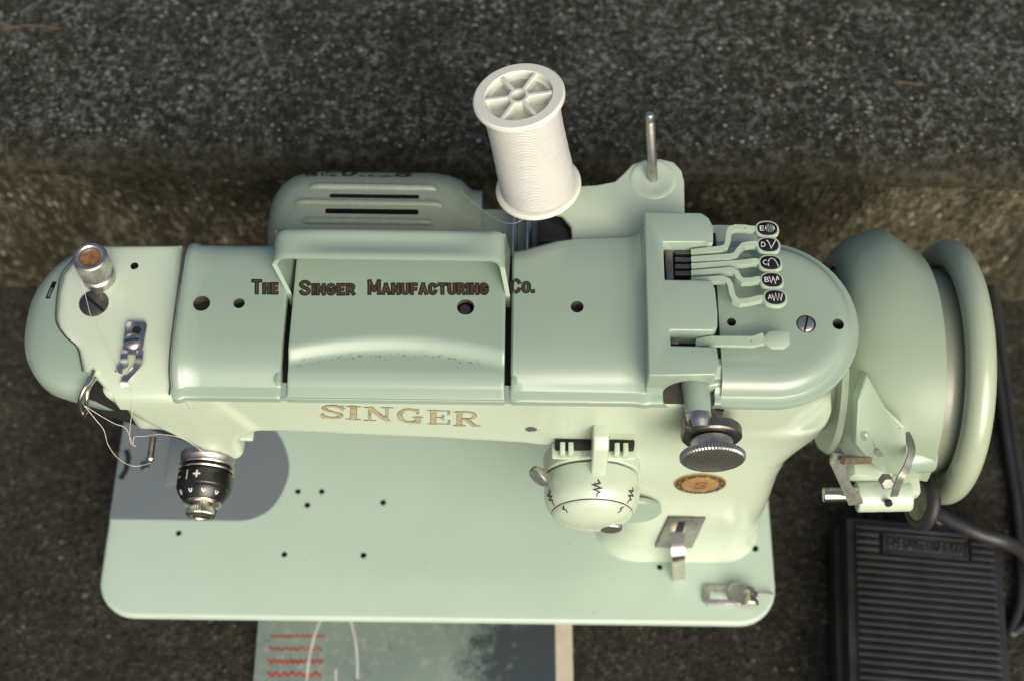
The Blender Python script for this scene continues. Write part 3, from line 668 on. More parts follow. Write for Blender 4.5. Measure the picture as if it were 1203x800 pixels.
for word, xl, xr, yt, ybm in (('The', 295, 327.5, 328, 347), ('Singer', 351, 417.5, 328, 347.2), ('Manufacturing', 431.5, 574.5, 327.5, 346.6), ('Co.', 599, 628.5, 327, 346)):
    e = 2.4
    q = [AZ(xl+e, ybm-e, 246.6), AZ(xr-e, ybm-e, 246.6), AZ(xl+e, yt+e, 246.6)]
    st_, w = gothic(word); pl_ = lambda u, v: q[0]+(q[1]-q[0])*(u/w)+(q[2]-q[0])*v
    par = {'The': cov, 'Co.': rcov}.get(word, mid)
    dark = strokes_mesh(st_, pl_, 0.98); drape(dark, trees, (0, 0, -1), 0.00006, IDS)
    gold = strokes_mesh(st_, pl_, 0.32); drape(gold, trees, (0, 0, -1), 0.00020, IDS)
    link('lettering_outline', dark, INK, par, False); link('lettering', gold, GOLDP, par, False)

# ---- maker's name on the arm front (slab serif letters)
def arc(cx, cy, rx, ry, a0, a1, n=14): return [(cx+rx*math.cos(rad(a0+(a1-a0)*k/n)), cy+ry*math.sin(rad(a0+(a1-a0)*k/n))) for k in range(n+1)]
thin, thk = 0.58, 1.3
LET = {'S': [(thk, [(1.10, 0.78)]+arc(0.62, 0.74, 0.42, 0.20, 60, 180, 8)+[(0.35, 0.58), (0.62, 0.50), (0.92, 0.40)]+arc(0.60, 0.27, 0.44, 0.20, 20, -130, 9)+[(0.14, 0.2)]), (thin, [(1.10, 0.95), (1.10, 0.64)]), (thin, [(0.12, 0.06), (0.12, 0.38)])],
       'I': [(thk*1.25, [(0.3, 0.06), (0.3, 0.94)]), (thin, [(0.0, 0.04), (0.6, 0.04)]), (thin, [(0.0, 0.96), (0.6, 0.96)])],
       'N': [(thin*1.2, [(0.22, 0.05), (0.22, 0.95)]), (thk*1.2, [(0.22, 0.92), (0.98, 0.08)]), (thin*1.2, [(0.98, 0.05), (0.98, 0.95)]), (thin, [(0.0, 0.04), (0.46, 0.04)]), (thin, [(0.0, 0.96), (0.36, 0.96)]), (thin, [(0.76, 0.96), (1.2, 0.96)])],
       'G': [(thk, arc(0.62, 0.5, 0.50, 0.44, 60, 300, 18)+[(1.05, 0.18)]), (thin, [(0.8, 0.42), (1.25, 0.42)]), (thk*0.9, [(1.04, 0.05), (1.04, 0.42)]), (thin, [(1.02, 0.66), (1.02, 0.95)])],
       'E': [(thk*1.1, [(0.24, 0.05), (0.24, 0.95)]), (thin, [(0.0, 0.04), (1.02, 0.04)]), (thin, [(0.0, 0.96), (1.0, 0.96)]), (thin, [(0.24, 0.5), (0.72, 0.5)]), (thin, [(1.02, 0.04), (1.02, 0.3)]), (thin, [(1.0, 0.96), (1.0, 0.72)]), (thin, [(0.72, 0.36), (0.72, 0.64)])],
       'R': [(thk*1.1, [(0.24, 0.05), (0.24, 0.95)]), (thin, [(0.0, 0.04), (0.5, 0.04)]), (thin, [(0.0, 0.96), (0.6, 0.96)]), (thk*0.8, [(0.5, 0.96)]+arc(0.64, 0.73, 0.33, 0.23, 90, -90, 8)+[(0.24, 0.50)]), (thk, [(0.55, 0.48), (0.95, 0.06)]), (thin, [(0.85, 0.03), (1.2, 0.03)])]}
spots = (('S', 375.5, 401, 484, 500), ('I', 407, 422, 485, 501), ('N', 428, 459.5, 486, 502.5), ('G', 466, 495.5, 487.5, 504.5), ('E', 503, 527, 489.5, 506), ('R', 533.5, 563, 491, 508))
btree = [bvh(body)]
for ch, xl, xr, yt, ybm in spots:
    P0, P1, P2 = AY(xl, ybm, 49), AY(xr, ybm+0.5, 49), AY(xl, yt, 49)
    w = max(u for _, s in LET[ch] for u, _v in s)
    pl_ = lambda u, v: P0+(P1-P0)*(u/w)+(P2-P0)*v
    dk = strokes_mesh(LET[ch], pl_, 0.95); drape(dk, btree, (0, 1, 0), 0.00006, IDS)
    gd = strokes_mesh([(t-0.19, q_) for t, q_ in LET[ch]], pl_, 0.95); drape(gd, btree, (0, 1, 0), 0.00020, IDS)
    link('name_outline', dk, INK, body, False); link('name_letter', gd, GOLDM, body, False)

# ---- screws, knobs and thread guides on the head
p = AZ(117, 327, 241); k = thing
kb = lathe('pressure_regulator', [(0.00, -1), (7.48, -1), (7.66, 0.5), (7.48, 4), (6.61, 5), (6.61, 7), (7.48, 7.6), (7.74, 9), (7.74, 17), (7.57, 18.6), (6.96, 19.4), (5.74, 19.4), (5.13, 18.8), (4.87, 17.2), (0.00, 17.2)], (p.x, p.y, 241), (0.02, 0.02, 1), STEEL, machine, 96, knurl=(7, 8), angle=20)
lathe('regulator_pin', [(0, 17.9), (2.6, 17.8), (4.6, 17.3), (4.8, 16.5), (0, 16.5)], (p.x, p.y, 241), (0.02, 0.02, 1), ORANGE, kb, 32)
p = AZ(110.5, 357, 241); slotted_screw('plug_screw', (p.x, p.y, 241.0), 6.7, 0.9, IRON, machine, rad(-40), dome=0.35, slot=0.2)
# chrome thread guide: strap with a forked, curling tail
g0, g1 = AZ(158, 379, 242.5), AZ(153, 412, 242.5)
gd = prism('thread_guide', [V((q.x, q.y, 241.2)) for q in [AZ(148, 381, 242), AZ(152, 378, 242), AZ(171, 379, 242), AZ(173, 383, 242), AZ(169, 407, 242), AZ(166, 418, 242), AZ(144, 416, 242), AZ(146, 395, 242)]], (0, 0, 1.6), CHROME, machine, 0.4)
for s in (((147, 412, 242.3), (146, 420, 243.5), (146, 428, 242), (141, 434, 240.5), (139, 438, 240)), ((165, 413, 242.3), (164, 420, 243.5), (163, 428, 242), (157, 436, 240), (150, 443, 238.5), (146, 448, 238.5), (147, 453, 237))):
    bar('guide_prong', spline([AZ(*q) for q in s], 4), 3.2, 1.2, CHROME, gd, bevel=0.3)
p = AZ(160.5, 388, 243); lathe('guide_hole', [(0, 0), (2.0, 0), (2.0, -1), (0, -1)], (p.x, p.y, 242.95), (0, 0, 1), BLACK, gd, 20)
p = AZ(155.5, 401, 243); slotted_screw('guide_screw', (p.x, p.y, 242.6), 3.9, 1.6, CHROME, gd, rad(8), dome=0.9, slot=0.16)
# take-up lever: bright loop leaning out of the gap
loop = [AY(*q) for q in ((110, 436, 62), (106, 447, 57), (99, 456, 53), (94.5, 468, 49.5), (93.5, 480, 47), (97, 487, 46), (101.5, 482, 47), (102, 468, 50), (104, 456, 54), (112, 444, 60))]
tube('take_up_lever', spline(loop, 5), 1.05, CHROME, machine, 10)
pa, pb_ = AY(180.5, 523, 50), AY(180.5, 545, 43); lathe('guide_pin', [(0, 0), (1.7, 0), (1.7, 10), (2.1, 10.6), (2.1, 11.6), (1.4, 12.4), (0, 12.4)], (pb_.x, 54, pa.z), V((0, -1, 0.02)), CHROME, machine, 18)
p = AY(287, 515, 56); box('lug', (p.x, 58, p.z), (9, 6, 3), PALE, machine, 1.0)
p = AY(624, 505, 52); slotted_screw('arm_screw', (p.x, 53.2, p.z), 3.3, 0.8, STEEL, machine, rad(20), (0, -1, 0), 0.3)

# ---- thread tension assembly, pointing forward
tz = AY(237, 541, 46).z-12.0; TC = V((AY(236.5, 545, 44).x, 49.5, tz)); TA = V((-0.01, -1, -0.02)).normalized()
tn = lathe('tension_base', [(0, -4), (13.4, -4), (13.4, -1.0), (12.8, -0.4), (12.4, 1.4), (0, 1.4)], TC, TA, STEEL, machine, 48)
for h in (1.2, 3.9): lathe('tension_disc', [(0, 0), (11, 0), (13.4, 0.7), (13.7, 1.2), (13.4, 1.7), (11, 2.0), (0, 2.0)], TC+TA*h, TA, CHROME, tn, 48)
lathe('disc_gap', [(0, 0), (12, 0), (12, 6), (0, 6)], TC+TA*0.8, TA, BLACK, tn, 32)
dr = lathe('tension_drum', [(0, 0), (13.2, 0), (13.6, 0.6), (13.6, 7.4), (13.2, 7.9), (13.2, 8.4), (12.4, 10.2), (10.6, 13), (9.6, 14), (0, 14)], TC+TA*6.6, TA, BPAINT, tn, 48)
lathe('drum_collar', [(0, 0), (9.0, 0), (9.3, 0.5), (9.0, 1.2), (8.0, 1.7), (5.6, 2.0), (5.4, 4), (0, 4)], TC+TA*20.4, TA, CHROME, tn, 40)
lathe('tension_knob', [(0, 0), (6.0, 0), (7.0, 0.6), (7.2, 1.1), (7.2, 3.6), (6.8, 4.2), (4.8, 4.3), (4.4, 3.8), (0, 3.6)], TC+TA*23.4, TA, CHROME, tn, 72, knurl=(2, 4), angle=20)
x, y, a = frame(TA)
def on_drum(h, r, ang): return TC+TA*h+(V((1, 0, 0))*math.sin(ang)+V((0, 0, 1))*math.cos(ang))*(r+0.08)
def drum_mark(strk, ang, h, r, s, hw, slope=0):
    link('mark', strokes_mesh(strk, lambda u, v: on_drum(h-v*s, r+v*slope, ang+u*s/r), hw), WHITE, tn, False)
drum_mark([[(-0.5, 0), (0.5, 0)], [(0, -0.5), (0, 0.5)]], rad(-6), 10.6, 13.66, 2.8, 0.42)
drum_mark([[(0, -1), (0, 1)]], rad(-28), 10.6, 13.66, 2.2, 0.22)
drum_mark([[(-0.5, 0), (0.4, 0)]], rad(-52), 10.6, 13.66, 2.4, 0.3)
for n, a_ in enumerate((-52, -20, 12, 44)):
    circ = arc(0, 0, 0.32, 0.5, 0, 360, 12); drum_mark([circ], rad(a_), 17.8, 11.9, 2.2, 0.30, 0.9*1.0)
# needle bar, presser bar and foot below the head
lathe('needle_bar', [(0, 0), (3.3, 0), (3.3, 106), (0, 106)], (-135, 92, 118), (0, 0, 1), STEEL, machine, 16)
lathe('needle', [(0, 0), (0.5, 2), (0.6, 30), (1.0, 31), (1.0, 40), (0, 40)], (-135, 92, 78), (0, 0, 1), CHROME, machine, 10)
lathe('presser_bar', [(0, 0), (3.6, 0), (3.6, 140), (0, 140)], (-135, 104, 84), (0, 0, 1), STEEL, machine, 16)
bar('presser_foot', spline([(-135, 104, 86), (-135, 100, 74), (-135, 95, 62), (-135, 88, 60.4), (-135, 84, 62.5)], 4), 9, 2, STEEL, machine, bevel=0.4)

# ---- motor behind the arm
mc = V((-33, 166, 182)); MR = 36.0
mprof = [(0, -54), (14, -53.5), (23, -51.5), (29.5, -47), (33.5, -41), (35.3, -35), (MR, -28), (MR, 30), (35, 38), (32.5, 45), (29, 49), (27.5, 51), (27, 56), (0, 56)]
motor = lathe('motor', mprof, mc, (1, 0, 0), MOTORM, machine, 64)
def on_motor(x, ang, r=MR): return V((mc.x+x, mc.y+r*math.sin(ang), mc.z+r*math.cos(ang)))
mx0, mx1 = None, None
for ang, x0, x1, w in ((rad(8), -20, 25, 2.6), (rad(-6.5), -21.5, 25, 2.8)):
    bm = bmesh.new(); c = on_motor((x0+x1)/2, ang, MR-1.5); R_ = Matrix.Rotation(-ang, 3, 'X'); b_box(bm, c, (x1-x0, w, 8), 0.9, 2, R_); cut(motor, bm, mat=BLACK)
for ang, x0, x1 in ((rad(18), -28, 31), (rad(0.8), -34, 34), (rad(-15), -30, 30)):
    tube('vent_rib', [on_motor(x0-1.5, ang, MR-1.4), on_motor(x0, ang, MR-0.2), on_motor(x0+3, ang, MR)]+[on_motor(x1-3, ang, MR), on_motor(x1, ang, MR-0.2), on_motor(x1+1.5, ang, MR-1.4)], 1.9, MOTORM, motor, 10)
mo = bvh(motor)
for i, ch in enumerate('SINGER'):   # read from behind: upside down from here
    x0 = 20-i*9.6
    a0 = rad(36)
    w = max(u for _, s in LET[ch] for u, _v in s)
    pl_ = lambda u, v: on_motor(x0-u/w*7.6, a0+0.30*(1-v)*1.0, MR+0.12)
    link('motor_lettering', strokes_mesh(LET[ch], pl_, 1.0), INK, motor, False)
lathe('motor_pulley', [(0, 0), (10, 0), (10, 3), (7, 5), (7, 7), (10, 9), (10, 12), (0, 12)], mc+V((57, 0, 0)), (1, 0, 0), DARKST, machine, 32)
lathe('motor_neck', [(0, -2), (25, -2), (25, 2), (24, 4), (0, 4)], mc+V((53, 0, 0)), (1, 0, 0), DARKST, motor, 40)
for x, z in ((40, 214), (47, 216), (60, 220)):
    tube('motor_rod', [(x, 190, z-10), (x, 170, z), (x, 128, z+2)], 1.5, CHROME, machine, 10)
bm = b_box(bmesh.new(), (26, 150, 198), (86, 46, 18), 4, 3); link('motor_bracket', mesh_of(bm), MOTORM, machine)
box('terminal_block', (66, 148, 218), (30, 18, 22), BAKE, machine, 2)

# ---- spool pin plate behind the block
SZ = 236.0
sp = [AZ(x, y, SZ) for x, y in ((672, 284), (671, 266), (660, 252), (640, 248), (622, 238), (624, 224), (660, 219), (700, 217), (722, 213), (733, 203), (742, 193), (757, 187), (775, 186), (792, 190), (801, 200), (804, 212), (805, 262), (790, 290), (700, 290))]
spl = prism('spool_pin_plate', [V((q.x, q.y, SZ-4)) for q in sp], (0, 0, 4), PALE, machine, 1.3, 3)
p = AZ(767, 211, SZ); lathe('pin_boss', [(0, 0.4), (7.5, 0.35), (9.2, 0.9), (10.6, 0.75), (11.6, 0.0), (11.6, -1), (0, -1)], (p.x, p.y, SZ), (0, 0, 1), PALE, spl, 40)
top = AZ(763, 134, SZ+38); ax = (top-p)
pin = lathe('spool_pin', [(2.0, -2), (2.45, 0), (2.45, ax.length-5), (2.2, ax.length-4.4), (2.2, ax.length-3.6), (2.45, ax.length-3), (2.3, ax.length-0.8), (1.6, ax.length), (0, ax.length)], p, ax, STEEL, spl, 24)
lathe('spool_pin', [(2.4, -4), (2.4, 40), (1.6, 42), (0, 42)], (51.4, 162.2, 236), (-0.12, 0.12, 1), STEEL, spl, 20)
# ================================================================== THREAD SPOOL
SB, ST = V((51.4, 162.2, 240.0)), V((40.8, 172.0, 301.0)); sa = (ST-SB).normalized(); SL = (ST-SB).length
spool = thing('thread_spool', 'white plastic spool wound with white thread on the spool pin', 'thread spool', SB)
rt = 55.0/scale_at(ST); rb = 50.5/scale_at(SB)
fl = [(rt-7.5, SL-3.2), (rt-0.8, SL-3.0), (rt, SL-2.2), (rt, SL-0.7), (rt-0.8, SL), (rt*0.75, SL+0.1), (rt*0.735, SL-0.5), (rt*0.71, SL-7), (rt*0.74, SL-7)]
lathe('top_flange', fl, SB, sa, IVORY, spool, 64, angle=30)
lathe('bottom_flange', [(rt*0.6, 3.2), (rb-1, 2.8), (rb, 2.0), (rb, 0.8), (rb-0.8, 0), (rt*0.3, 0)], SB, sa, IVORY, spool, 64, angle=30)
lathe('core', [(rt*0.72, 2), (rt*0.72, SL-2)], SB, sa, IVORY, spool, 48)
lathe('recess_floor', [(0, 0), (rt*0.72, 0)], SB+sa*(SL-6.8), sa, IVORY, spool, 40)
lathe('hub', [(rt*0.17, -13.4), (rt*0.225, -13.4), (rt*0.23, -0.6), (rt*0.22, -0.2), (rt*0.16, -0.2), (rt*0.15, -13.0)], ST, sa, IVORY, spool, 32)
lathe('hub_bore', [(0, 0), (rt*0.155, 0)], ST-sa*9, sa, IVORY, spool, 24)
sx, sy, _a = frame(sa, (0, 1, 0))
for k in range(6):
    t = rad(2+60*k); d = sx*math.cos(t)+sy*math.sin(t); q = sa.cross(d)
    bm = b_box(bmesh.new(), ST+d*(rt*0.47)-sa*6.9, (rt*0.52, 1.9, 13.4), 0.3, 1, Matrix((d, q, sa)).transposed()); link('spoke', mesh_of(bm), IVORY, spool)
wp = [(rt*0.72, 2.5)]; n = 46
for k in range(n+1):
    h = 3.0+(SL-6.3)*k/n; u = k/n; r = rt*0.86-0.9*u+0.5*math.sin(u*9)*0.25+(0.12 if k % 2 else 0)+random.uniform(-0.12, 0.12); wp.append((r, h))
wp += [(rt*0.72, SL-2.6)]
wind = lathe('thread_winding', wp, SB, sa, THREAD, spool, 64, angle=80)
# loose ends of thread
def strand(name, pts, label, r=0.13, group='loose thread ends'):
    o = tube(name, spline(pts, 8), r, FILAMENT, None, 6); return tag(o, label, 'thread', group)
strand('loose_thread', [V((60, 150, 244)), AZ(625, 251, 240), AZ(607, 262, 236), AZ(590, 261, 232), AZ(572, 250, 226), AZ(552, 235, 222), AZ(541, 226, 220)], 'fine thread trailing from the spool towards the motor', 0.1)

# ================================================================== front controls (parts of the machine)
# pattern dial: drum with a domed face, axis forward
dc = V((AY(698, 560, 36).x, 49, 163.5)); FA = V((0, -1, 0))
dial = lathe('dial_base', [(0, -6), (23.5, -6), (24.0, -4), (24.0, 4.5), (23.4, 5.2), (0, 5.2)], dc, FA, PALE, machine, 56)
lathe('dial_gap', [(0, 0), (21.8, 0), (21.8, 1.4), (0, 1.4)], dc+FA*5, FA, JOINTSHADE, dial, 48)
lathe('dial_drum', [(0, 0), (22.6, 0), (23.2, 0.6), (23.4, 9), (23.0, 12.8), (21.8, 15.6), (19.9, 17.8), (0, 17.8)], dc+FA*6.0, FA, PALE, dial, 64)
lathe('dial_groove', [(0, 0), (19.8, 0), (19.8, 0.8), (0, 0.8)], dc+FA*23.6, FA, JOINTSHADE, dial, 56)
lathe('dial_face', [(19.7, 0), (19.6, 0.6), (18, 2.4), (14.5, 4.4), (9.5, 6.0), (4.5, 6.8), (0, 7.0)], dc+FA*24.2, FA, PALE, dial, 56)
def on_dial(h, r, ang): return dc+FA*h+(V((1, 0, 0))*math.sin(ang)+V((0, 0, 1))*math.cos(ang))*(r+0.25)
DPROF = [(6, 23.2), (15, 23.4), (18.8, 23.0), (21.6, 21.8), (23.8, 19.9), (24.2, 19.7), (24.8, 19.6), (26.6, 18), (28.6, 14.5), (30.2, 9.5), (31, 4.5)]
def dial_r(h):
    for (h0, r0), (h1, r1) in zip(DPROF, DPROF[1:]):
        if h <= h1: return r0+(r1-r0)*(h-h0)/(h1-h0)
    return 4
def dial_mark(strk, ang, h0, h1, w):
    fine = []
    for st_ in strk:
        q_ = [st_[0]]
        for (u0, v0), (u1, v1) in zip(st_, st_[1:]): q_ += [(u0+(u1-u0)*k/3, v0+(v1-v0)*k/3) for k in (1, 2, 3)]
        fine.append(q_)
    link('stitch_mark', strokes_mesh(fine, lambda u, v: on_dial(h0+(h1-h0)*v, dial_r(h0+(h1-h0)*v), ang+u*w/22), 0.34), INK, dial, False)
zig = [[(0.1, 0.0), (0.3, 0.2), (-0.5, 0.32), (0.5, 0.5), (-0.4, 0.6), (0.3, 0.75), (0, 0.85), (0, 1.0)]]
for a_ in (-66, 3, 52): dial_mark(zig, rad(a_), 16.0, 23.3, 4.4)
for a_ in (-50, 46): dial_mark([[(0.3, 0.1), (-0.3, 0.4), (0.3, 0.6), (0, 0.9)]], rad(a_), 25.2, 28, 2.6)
# pointer fin on top of the dial
f0 = dc+V((2.4, 0, 0)); fin = [V((f0.x-4.2, y, z)) for y, z in ((62, 176), (62, 198), (58, 206), (52, 209.2), (46, 209), (41, 205), (35.5, 190), (36, 184), (46, 178))]
fz = prism('pointer_fin', fin, (7.6, 0, 0), PALE, dial, 1.2, 3)
# comb of teeth between fin and arm, on a dark recess
rz = AY(697, 527, 47).z
for dx in (-15.5, -11.5, 10.5, 14.6):
    box('dial_tooth', (dc.x+dx, 46.6, rz-0.5), (2.5, 5.4, 7), PALE, dial, 0.5)
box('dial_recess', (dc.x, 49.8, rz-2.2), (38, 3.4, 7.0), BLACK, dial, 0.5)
box('recess_lip', (dc.x, 48.4, rz-6.6), (41, 8.4, 3.0), PALE, dial, 1.3)
lathe('side_screw', [(0, 0), (5.2, 0), (5.6, 0.6), (5.6, 3), (5, 3.6), (0, 3.6)], AY(639, 556, 40)+V((-1, 0, 0)), (-0.55, -0.75, 0.1), STEEL, dial, 30)
# round cam plate and small knob under the dial
cp = AY(741, 606, 39); lathe('cam_plate', [(0, 0), (15.4, 0), (16, 0.6), (16, 2.6), (15.4, 3.2), (0, 3.2)], (cp.x, 44.0, cp.z), FA, MINT, machine, 48)
kp = AY(718, 621, 18); lathe('dial_release_knob', [(0, 0), (2.4, 0), (2.4, 20), (5.0, 20.5), (5.5, 21.2), (5.5, 25), (5.0, 25.8), (0, 26)], (kp.x, 44, kp.z-2.2), FA, STEEL, machine, 48, knurl=(4, 5), angle=20)
# stitch width lever post
a, b = AZ(817, 452, 238), AZ(820.5, 487, 238); d = (b-a); L = d.length
post = lathe('width_lever', [(0, -6), (6.6, -6), (6.1, L*0.6), (5.7, L), (0, L)], a, d, MINT, machine, 32)
lathe('lever_collar', [(0, 0), (5.6, 0), (5.9, 0.4), (5.9, 3.2), (5.5, 4.4), (4.6, 7), (0, 7)], a+d.normalized()*L, d, CHROME, post, 32)
# width stop: cam disc and knurled knob
wz = AY(842, 520, 30); wc = V((wz.x, 50, wz.z-14))
wk = lathe('width_cam', [(0, 0), (6, 0), (6, 6), (13.2, 6.6), (13.8, 7.4), (13.8, 11.4), (13.0, 12.2), (0, 12.4)], wc, FA, DARKST, machine, 56)
lathe('cam_neck', [(0, 0), (7.5, 0), (9.6, 1.0), (9.6, 5.4), (10.4, 6.4), (0, 6.6)], wc+FA*12.2, FA, STEEL, wk, 40)
lathe('cam_knob', [(0, 0), (12.4, 0), (13.8, 0.8), (14.4, 1.4), (14.4, 3.4), (13.8, 4.2), (13.2, 4.4), (0, 4.6)], wc+FA*18.6, FA, STEEL, wk, 120, knurl=(2, 4), angle=20)
box('cam_stop', wc+V((-11.5, -9, 9)), (4, 6, 5), DARKST, wk, 0.8)
# maker's medallion
md = AY(822.5, 567, 46); n_ = V((0, -1, 0.06))
def ell(rx, rz, off): return [V((md.x+rx*math.cos(t), 46.6-off, md.z+rz*math.sin(t))) for t in [2*math.pi*k/40 for k in range(40)]]
def ellp(name, rx, rz, o0, o1, mat, par):
    bm = bmesh.new(); b_loft(bm, [ell(rx, rz, o0), ell(rx, rz, o1-0.2), ell(rx-0.3, rz-0.3, o1)], True, True); return link(name, mesh_of(bm), mat, par)
tb = bvh(body); h = tb.ray_cast(V((md.x, 0, md.z))*MM, V((0, 1, 0))); fy = h[0].y/MM if h[0] else 46
def on_face(px, py):
    """point on the casting that the eye meets"""
    d_ = ray(px, py).normalized(); r_ = tb.ray_cast(CP*MM, d_); return (r_[0]/MM, r_[1]) if r_[0] else (AY(px, py, 45), V((0, -1, 0)))
mp, mn_ = on_face(822.5, 567)
def ell2(rx, rz, off):
    x, y, a = frame(mn_, (0, 0, 1)); return [mp+x*rx*math.cos(t)+y*rz*math.sin(t)+a*off for t in [2*math.pi*k/40 for k in range(40)]]
def ellp(name, rx, rz, o0, o1, mat, par):
    bm = bmesh.new(); b_loft(bm, [ell2(rx, rz, o0), ell2(rx, rz, o1-0.15), ell2(rx-0.3, rz-0.3, o1)], True, True); return link(name, mesh_of(bm), mat, par)
med = ellp('medallion', 13.2, 10.6, -1.5, 0.7, BRONZE, machine)
ellp('medallion_ring', 12.5, 9.9, 0.4, 0.95, metal('olive_bronze', (0.13, 0.105, 0.06, 1), 0.45, 0.4, 0.6), med)
ellp('medallion_centre', 9.4, 7.6, 0.5, 1.25, BRONZE, med)
x, y, a = frame(mn_, (0, 0, 1))
for k in range(12):
    t = rad(15+30*k); box('medallion_mark', mp+x*10.9*math.cos(t)+y*8.7*math.sin(t)+a*0.95, (1.1, 1.1, 0.5), BRONZE, med, 0)
link('medallion_letter', strokes_mesh(LET['S'], lambda u, v: mp+x*(u*6-3.6)+y*(v*7-3.5)+a*1.36, 0.4), metal('deep_bronze', (0.28, 0.15, 0.06, 1), 0.4, 0.3, 0.6), med, False)
# stitch length plate with slot and lever
sp4 = [on_face(*q)[0] for q in ((785, 605), (829, 606), (813, 641), (769, 640))]
nrm = (sp4[1]-sp4[0]).cross(sp4[3]-sp4[0]).normalized(); nrm = nrm if nrm.y < 0 else -nrm
slp = prism('length_plate', [q-nrm*1.0 for q in sp4], nrm*2.4, DARKST, machine, 0.4)
cc = sum(sp4, V())/4
slin = prism('length_scale', [cc+(q-cc)*0.955+nrm*1.2 for q in sp4], nrm*0.6, STEEL, slp, 0.2)
e_up = ((sp4[0]+sp4[1])/2-(sp4[2]+sp4[3])/2).normalized(); e_r = e_up.cross(nrm).normalized()
def plq(px, py, off):  # sight line onto the plate plane
    d_ = ray(px, py); t = ((cc+nrm*off)-CP).dot(nrm)/d_.dot(nrm); return CP+d_*t
link('length_slot', mesh_of(b_prism(bmesh.new(), [plq(*q, 1.75) for q in ((797, 612), (805, 612), (801, 634), (789, 634))], nrm*0.2)), BLACK, slp)
l0, l1, l2, l3 = plq(795, 631, 1.0), plq(796, 650, 12), plq(797, 664, 15), plq(797, 683, 15)
ll_ = AY(796, 655, 24), AY(797, 668, 20), AY(797, 683, 19)
bar('length_lever', spline([plq(797, 622, 0.5), plq(796, 632, 5), AY(796.5, 648, 30), AY(797, 660, 27), AY(797, 683, 25.5)], 5), [7]*21, 2.0, CHROME, machine, up=(0, -0.4, 1), bevel=0.5)
q = AZ(775, 648, 62); bar('base_slit', [AZ(759, 647, 61), AZ(786, 650, 61)], 2.0, 1.5, BRONZE, machine)
p_, n2_ = on_face(845, 481); lathe('oil_hole', [(0, 0.25), (2.3, 0.25), (2.3, -3), (0, -3)], p_, n2_, BLACK, machine, 20)
# bobbin winding tension bracket on the bed
bx = [AZ(x, y, 60) for x, y in ((826, 690), (831, 687), (884, 689), (887, 693), (886, 707), (882, 710), (832, 711), (826, 706))]
bt = prism('bobbin_tension_bracket', [V((q.x, q.y, 58.0)) for q in bx], (0, 0, 2.6), STEEL, machine, 0.6)
q = [AZ(x, y, 60.6) for x, y in ((834, 695), (858, 696), (858, 703), (834, 703))]; prism('bracket_slot', [V((w.x, w.y, 60.3)) for w in q], (0, 0, 0.5), BED, bt, 0.2)
p = AZ(867, 698, 63); lathe('tension_stud', [(0, 5), (5.5, 5), (6, 4.4), (6, 3), (3, 2.6), (3, 0), (0, 0)], (p.x, p.y, 60), (0, 0, 1), CHROME, bt, 28)
p = AZ(880, 706, 63); lathe('tension_nut', [(0, 0), (4.6, 0), (5.0, 0.5), (5.0, 2), (4.0, 2.6), (4.0, 4.6), (5, 5), (5, 7), (4.4, 7.6), (0, 7.6)], (p.x, p.y+4.5, 63.5), (0, -1, 0.1), CHROME, bt, 28)
tube('bracket_wire', [AZ(884, 696, 61), AZ(908, 697, 60)], 0.7, DARKST, bt, 8)

# ================================================================== hand wheel and belt guard (parts)
WX, WY, WZ = 257.5, 100.0, 172.0; WC = V((WX, WY, WZ)); XA = V((1, 0, 0))
R0 = 59.5
rim = [(R0+7.6*math.sin(rad(a_)), -7.0*math.cos(rad(a_))) for a_ in range(-74, 255, 14)]
wheel = lathe('hand_wheel', [(46, -3)]+rim+[(46, 4), (40, 3), (20, 5), (0, 6)], WC, XA, WHEELM, machine, 96, angle=60)
lathe('wheel_web', [(18, -20), (44, -20), (51.0, -18.5), (52.2, -14), (52.0, -9), (51.6, -4), (49, 2)], WC, XA, enamel('dusty_grey_enamel', (0.24, 0.275, 0.205), 0.4, 0.3), wheel, 72)
lathe('wheel_hub', [(0, -62), (30, -62), (31, -30), (32, -14), (40, -8), (40, 0), (0, 0)], WC, XA, MOTORM, wheel, 56)
lathe('clutch_knob', [(0, 8), (20, 8), (21, 10), (21, 18), (19, 20), (0, 21)], WC, XA, STEEL, wheel, 60, knurl=(2, 3))
# belt guard: flared shell over the upper half
gp = [(40.0, -57.5), (44.5, -57), (49.5, -54), (53.6, -49), (56.8, -42), (59.2, -34), (61, -26), (62.2, -19), (62.6, -17)]
bm = bmesh.new(); R_ = []
a_lo, a_hi = 6, 205    # degrees from the front horizontal, over the top, to the back
for k in range(49):
    t = rad(a_lo+(a_hi-a_lo)*k/48); row = []
    q = max(0, min(1, (math.degrees(t)-75)/75)); q = q*q*(3-2*q)
    for r, h in gp:
        wgt = max(0, min(1, (-17-h)/16)); row.append(WC+XA*h+V((0, -math.cos(t), math.sin(t)))*(r+13*q*wgt-2.0*q*(1-wgt)))
    R_.append(row)
b_loft(bm, R_); guard = link('belt_guard', mesh_of(bm), GUARDM, machine, True, 60); thick(guard, 2.2, 50)
lathe('guard_collar', [(30, -60), (41, -60), (42.6, -58), (42.6, -50), (40, -48), (30, -48)], WC, XA, PALE, machine, 72)

